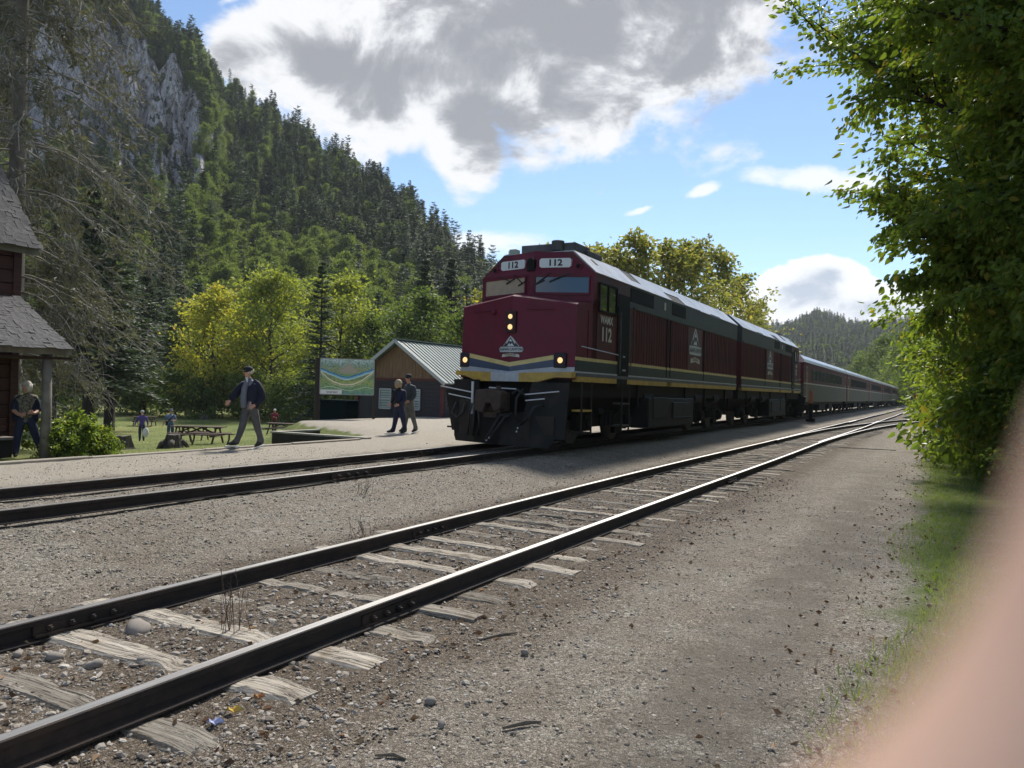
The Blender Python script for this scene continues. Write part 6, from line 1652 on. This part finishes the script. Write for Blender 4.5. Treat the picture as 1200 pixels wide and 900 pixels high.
    def strap(t, P, h):
        mb = MB(); mb.tube([(.15, .10, 1.40), (.02, .15, 1.25), (-.16, .10, 1.02)], .022, 6); mb.box((-.19, .04, .95), (.12, .16, .24)); mb.build('shoulder_bag', BLACKC, t)
        mb = MB(); mb.tube([(.15, -.10, 1.40), (.02, -.14, 1.25), (-.16, -.10, 1.02)], .022, 6); mb.build('strap', BLACKC, t)
    person('person in a blue checked shirt and jeans with a shoulder bag on the lawn', 201.5, 45.5, W2, PLAID, cloth('blue_jeans', (.05, .075, .15)), SHOEW, (HAIRD, False), (cloth('grey_blue_cap', (.1, .12, .15)), .07), face=.4, fingers=False, extra=strap)
    W3 = dict(W2); W3.update(elbowR=(-.25, -.05, 1.12), wristR=(-.10, -.2, 1.15), handR=(-.03, -.22, 1.18))
    person('person in a red shirt and white hat standing by a far picnic table', 323, 58, W3, REDC, BLACKC, SHOE, None, (WHITEC, .06), face=-.3, fingers=False, sleeve=REDC)
    person('person in a white shirt far off at the edge of the lawn', 274, 88, W2, WHITEC, BLACKC, SHOE, (HAIRD, False), None, face=.2, fingers=False, sleeve=WHITEC)


people()


# ------------------------------------------------------------------ photographer's finger, a couple of centimetres from the lens
def finger():
    """a bent finger curling in at the lower right; real size, thrown out of focus by the lens"""
    d0 = .021
    def pt(u, v, d):
        s = d / F_PX; return Vector((0, 0, CAM_H)) + CF * d + CR * ((u - 600) * s) - CU * ((v - 450) * s)
    chain = [(900, 1440, .0200), (1160, 1250, .0200), (1365, 1030, .0205), (1468, 780, .0215), (1500, 550, .023), (1508, 400, .025), (1508, 320, .026)]
    rad = [.0079, .0078, .0075, .0069, .0064, .0058, .0042]
    P = [pt(*c) for c in chain]; base = P[0]
    t = thing('finger', 'pink out-of-focus finger of the photographer at the lower right edge', 'finger', base)
    fm = bpy.data.materials.new('finger_skin'); fm.use_nodes = True; k = NT(fm.node_tree); b = fm.node_tree.nodes['Principled BSDF']
    pos = k.n('ShaderNodeNewGeometry').outputs['Position']
    k.put(b.inputs['Base Color'], k.mix(k.noise(pos, 180, 3, .6), (.49, .325, .25), (.44, .28, .205))); b.inputs['Roughness'].default_value = .5
    b.inputs['Subsurface Weight'].default_value = .6; b.inputs['Subsurface Radius'].default_value = (1.0, .35, .2); b.inputs['Subsurface Scale'].default_value = .004
    j = [(*(p - base), r, r) for p, r in zip(P, rad)]
    link('finger_skin', skin_mesh('finger_skin', j, [(i, i + 1, 0) for i in range(len(j) - 1)], [fm], 2), t)
    tip = P[-2] - base; mb = MB(); mb.sph(tip + CR * .0035 + CF * .003, .0052, 10, 8, 0, (.5, .8, 1.2)); mb.build('fingernail', mat('fingernail', (.75, .5, .44), rough=.25), t, smooth=True)


finger()


# ------------------------------------------------------------------ loose stones, leaves, weeds and grass in the foreground
def ico():
    bm = bmesh.new(); bmesh.ops.create_icosphere(bm, subdivisions=1, radius=1.0)
    V = np.array([v.co[:] for v in bm.verts]); F = np.array([[v.index for v in f.verts] for f in bm.faces]); bm.free(); return V, F


def rand_rot(rs, n):
    q = unit(rs.normal(size=(n, 4))); w, x, y, z = q.T
    return np.stack([np.stack([1 - 2 * (y * y + z * z), 2 * (x * y - z * w), 2 * (x * z + y * w)], -1), np.stack([2 * (x * y + z * w), 1 - 2 * (x * x + z * z), 2 * (y * z - x * w)], -1), np.stack([2 * (x * z - y * w), 2 * (y * z + x * w), 1 - 2 * (x * x + y * y)], -1)], 1)


def island_mat(name, cols, rough=.9, bump=True):
    m = bpy.data.materials.new(name); m.use_nodes = True; t = NT(m.node_tree); b = m.node_tree.nodes['Principled BSDF']
    g = t.n('ShaderNodeNewGeometry'); n = len(cols)
    c = t.ramp(g.outputs['Random Per Island'], [(i / (n - 1), q) for i, q in enumerate(cols)])
    c = t.mix(t.m('MULTIPLY', t.noise(g.outputs['Position'], 120, 4, .6), .5), c, t.mix(1.0, c, (.55, .52, .48), 'MULTIPLY'))
    t.put(b.inputs['Base Color'], c); b.inputs['Roughness'].default_value = rough; b.inputs['Specular IOR Level'].default_value = .25
    return m


def litter():
    rs = np.random.default_rng(33); V0, F0 = ico()
    def scatter(n, y0, y1, fx, smin, smax, p=2.2):
        y = y0 + (y1 - y0) * rs.random(n) ** p; x = fx(n, y)
        s = smin * (smax / smin) ** (rs.random(n) ** 2.2)
        return x, y, s
    def mesh_of(x, y, s, name, m, flat=.65, sink=.25):
        n = len(x); Vn = V0[None] * (1 + rs.normal(0, .16, (n, len(V0), 1))) * (s[:, None, None] * np.stack([rs.uniform(.8, 1.35, n), rs.uniform(.7, 1.1, n), rs.uniform(.45, .85, n)], 1)[:, None, :])
        Vn = np.einsum('nij,nkj->nki', rand_rot(rs, n), Vn); Vn[:, :, 2] *= flat
        Vn += np.stack([x, y, terrain(x, y) + s * flat * (1 - 2 * sink) * .6], 1)[:, None]
        F = (F0[None] + (np.arange(n) * len(V0))[:, None, None]).reshape(-1, 3)
        return np_mesh(name, Vn.reshape(-1, 3), F, m, smooth=False)
    gm = island_mat('loose_gravel', [(.10, .085, .07), (.22, .195, .165), (.30, .27, .23), (.36, .335, .30), (.27, .22, .175), (.50, .47, .42)])
    parts = []
    def inview(n, y):                                                # the strip of ground in the picture
        return rs.uniform(np.maximum(-1.75 * y - .6, -12.5), .02 * y + .5, n)
    A = scatter(44000, 1.4, 13, inview, .004, .014)
    B = scatter(11000, 1.6, 16, lambda n, y: XS + rs.normal(0, .75, n), .007, .030, 1.6)
    C = scatter(5000, 2.2, 16, lambda n, y: -2.55 + rs.normal(0, .28, n), .005, .019, 1.6)
    D = scatter(6000, 4, 24, lambda n, y: rs.uniform(-7.6, -5.3, n), .006, .02, 1.5)
    E = scatter(5000, 4, 24, lambda n, y: XM + rs.normal(0, .8, n), .008, .026, 1.4)
    x, y, s = (np.concatenate(q) for q in zip(A, B, C, D, E))
    for sgn in (-1, 1):                                             # nothing lies on the rail heads
        for c in (XS, XM): k = np.abs(x - (c + sgn * G2)) > .075; x, y, s = x[k], y[k], s[k]
    tag(link('gravel', mesh_of(x, y, s, 'gravel', gm)), 'loose crushed gravel scattered over the track bed and path', 'gravel', kind='stuff')
    # stones that can be picked out one by one
    sm_ = island_mat('picked_stone', [(.12, .11, .10), (.20, .185, .165), (.27, .25, .225), (.19, .15, .12)])
    spots = [(-4.48, 3.28, .085, 'big rounded grey river stone between the near rails'), (-4.62, 2.62, .045, 'pale oval stone between the rails, left of the broken tie'), (-4.40, 2.70, .05, 'smooth grey stone between the rails near the whitest tie'), (-4.75, 2.45, .05, 'brown stone between the rails at the left edge'), (-4.30, 2.15, .055, 'tan stone between the rails low at the left edge'), (-4.1, 2.75, .05, 'flat reddish stone beside the near rail'), (-3.95, 2.95, .035, 'small pale stone beside the near rail'), (-4.6, 2.05, .06, 'dark flat stone at the lower left edge'), (-3.65, 4.1, .03, 'white pebble between two ties'), (-2.25, 3.35, .035, 'pale stone outside the near rail, amid gravel'), (-2.05, 3.15, .03, 'light chip of stone on the path, lower middle'), (-2.2, 4.3, .035, 'chalky stone next to the rail joint'), (-6.6, 14.6, .10, 'lone dark stone between the two tracks')]
    for X, Y, S, lab in spots:
        me = mesh_of(np.array([0.0]), np.array([0.0]), np.array([S]), 'stone', sm_, .62, .38)
        Vv = np.array([v.co[:] for v in me.vertices]); bm = bmesh.new(); bm.from_mesh(me); bmesh.ops.subdivide_edges(bm, edges=bm.edges, cuts=1, use_grid_fill=True, smooth=.6); bm.to_mesh(me); bm.free()
        me.polygons.foreach_set('use_smooth', [True] * len(me.polygons))
        tag(link('stone', me, None, (X, Y, float(terrain(X, Y)) + .01)), lab, 'stone', 'larger stones on the track bed')
    # fallen leaves
    n = 900; y = np.concatenate([2 + 14 * rs.random(500) ** 1.6, 3 + 20 * rs.random(400) ** 1.3]); x = np.concatenate([rs.normal(-2.75, .35, 250), XS + rs.normal(0, .6, 250), rs.normal(-.35, .35, 400)])
    L = rs.uniform(.025, .06, n); A_ = np.stack([rs.normal(size=n), rs.normal(size=n), rs.normal(0, .25, n)], 1); up = np.tile([[0, 0, 1.0]], (n, 1)) + rs.normal(0, .3, (n, 3))
    Q = leaf_quads(rs, np.stack([x, y, terrain(x, y) + .014], 1), A_, L, .6, .12, roll=np.cross(A_, up))
    tag(link('fallen_leaves', quads_mesh('fallen_leaves', Q, island_mat('dry_leaf', [(.20, .09, .04), (.30, .17, .08), (.10, .06, .04), (.38, .26, .15), (.24, .10, .05)]))), 'dry brown leaves and chips scattered beside the rails', 'leaf litter', kind='stuff')
    def leaf_thing(name, X, Y, L, col, lab, cat):
        mb = MB(); n = 12; V = [(0, 0, .012)]
        for i in range(n):
            a = 2 * pi * i / n; r = L * (1 + .18 * sin(3 * a + 1)) * (.62 if i % 3 else 1); V.append((r * cos(a), r * .72 * sin(a), .012 + .012 * sin(2 * a) + .01 * (i % 2)))
        V2 = [(a, b, c - .004) for a, b, c in V]
        mb.add(V, [(0, 1 + i, 1 + (i + 1) % n) for i in range(n)]); mb.add(V2, [(0, 1 + (i + 1) % n, 1 + i) for i in range(n)])
        tag(mb.build(name, mat(lab[:20].replace(' ', '_'), col, tuple(v * .6 for v in col), 40, .6), None, loc=(X, Y, float(terrain(X, Y)) + .012), rz=.6), lab, cat)
    leaf_thing('fallen_leaf', -2.98, 2.72, .042, (.55, .36, .06), 'bright yellow fallen leaf beside the near rail', 'leaf')
    leaf_thing('fallen_leaf', -3.0, 2.90, .03, (.50, .22, .07), 'orange curled leaf next to the yellow one', 'leaf')
    leaf_thing('wrapper', -2.95, 2.58, .042, (.40, .42, .62), 'crumpled pale blue wrapper beside the yellow leaf', 'litter')
    # dry stalks standing in the cribs
    for X, Y, hgt, lab in ((-3.95, 3.55, .38, 'thin dry weed stalks standing between the near rails'), (-5.35, 6.6, .22, 'dry weed tuft against the far siding rail'), (-6.9, 8.5, .20, 'pale dead weed between the two tracks')):
        t = thing('dry_weed', lab, 'weed', (X, Y, float(terrain(X, Y)))); paths = []
        for k in range(11):
            b0 = rs.normal(0, .06, 2); tp = b0 + rs.normal(0, .05, 2); h = hgt * rs.uniform(.6, 1.15); paths.append((np.array([[*b0, 0], [*(b0 * .5 + tp * .5 + rs.normal(0, .01, 2)), h * .5], [*tp, h]]), np.array([.0030, .0024, .0014])))
            for j in range(3):
                f = rs.uniform(.4, .95); q = np.array([*(b0 * (1 - f) + tp * f), h * f]); paths.append((np.array([q, q + np.array([*rs.normal(0, .02, 2), .035])]), np.array([.0016, .001])))
        V, F = tubes_np(paths, 4); link('stalks', np_mesh('stalks', V, F, mat('dry_stalk', (.10, .065, .045), (.06, .04, .03), 9, .9)), t)
    # sticks
    for X, Y, L, r, a, lab in ((-1.72, 3.35, .20, .012, .9, 'bare stick lying on the path, lower middle'), (-2.05, 2.75, .14, .010, .3, 'short grey twig near the bottom edge'), (-2.5, 4.5, .30, .010, 1.1, 'bent twig on the gravel beside the tie ends')):
        mb = MB(); mb.tube([(-L / 2 * cos(a), -L / 2 * sin(a), .012), (.01, .015, .02), (L / 2 * cos(a), L / 2 * sin(a), .012)], [r * .6, r, r * .5], 6)
        tag(mb.build('stick', mat('grey_stick', (.16, .13, .10), (.08, .065, .05), 20, .9), None, loc=(X, Y, float(terrain(X, Y)))), lab, 'stick')
    # grass on the verge
    n = 26000; y = 3.2 + 34 * rs.random(n) ** 1.8; x = -.30 + np.abs(rs.normal(0, .95, n)) + .25 * np.sin(y * 1.1); k = rs.random(n) < np.clip((x + .55) * 1.6, .08, 1); x, y = x[k], y[k]; n = len(x)
    Q = leaf_quads(rs, np.stack([x, y, terrain(x, y) - .004], 1), rs.normal(0, .5, (n, 3)) * np.array([1, 1, .15]) + np.array([0, 0, 1.0]), rs.uniform(.035, .11, n), .085, .0)
    tag(link('grass', quads_mesh('grass', Q, leaf_mat('verge_grass', (.10, .16, .034), (.22, .28, .075), (.25, .2, .08), .35, .6, .06))), 'short green grass along the right edge of the path', 'grass', kind='stuff')
    n = 14000; u = rs.uniform(40, 420, n); d = 19 + 75 * rs.random(n) ** 1.5; a = YAW - np.arctan2(u - 600, F_PX); x, y = -d * np.sin(a), d * np.cos(a)
    k = (x < -13.4 - 8.5 * sm(15.5, 23, y)) & ~((x > -21) & (y < 11)); x, y, d = x[k], y[k], d[k]; n = len(x)
    Q = leaf_quads(rs, np.stack([x, y, terrain(x, y) - .01], 1), rs.normal(0, .5, (n, 3)) * np.array([1, 1, .15]) + np.array([0, 0, 1.0]), rs.uniform(.03, .07, n) * (1 + d / 60), .12, .0)
    tag(link('grass', quads_mesh('grass', Q, leaf_mat('lawn_grass', (.10, .14, .03), (.19, .22, .07), (.30, .27, .11), .35, .6, .1))), 'mown lawn grass with dry patches behind the platform', 'grass', kind='stuff')


litter()


# ------------------------------------------------------------------ valley haze
def haze():
    m = bpy.data.materials.new('haze'); m.use_nodes = True; m.node_tree.nodes.clear(); t = NT(m.node_tree)
    v = t.n('ShaderNodeVolumePrincipled', ins={'Color': (.82, .90, 1.0), 'Density': .00012, 'Anisotropy': .25})
    o = t.n('ShaderNodeOutputMaterial'); t.nt.links.new(v.outputs[0], o.inputs['Volume'])
    mb = MB(); mb.bb((-1600, -400, -8), (1000, 2600, 330)); tag(mb.build('haze', m), kind='stuff')


haze()
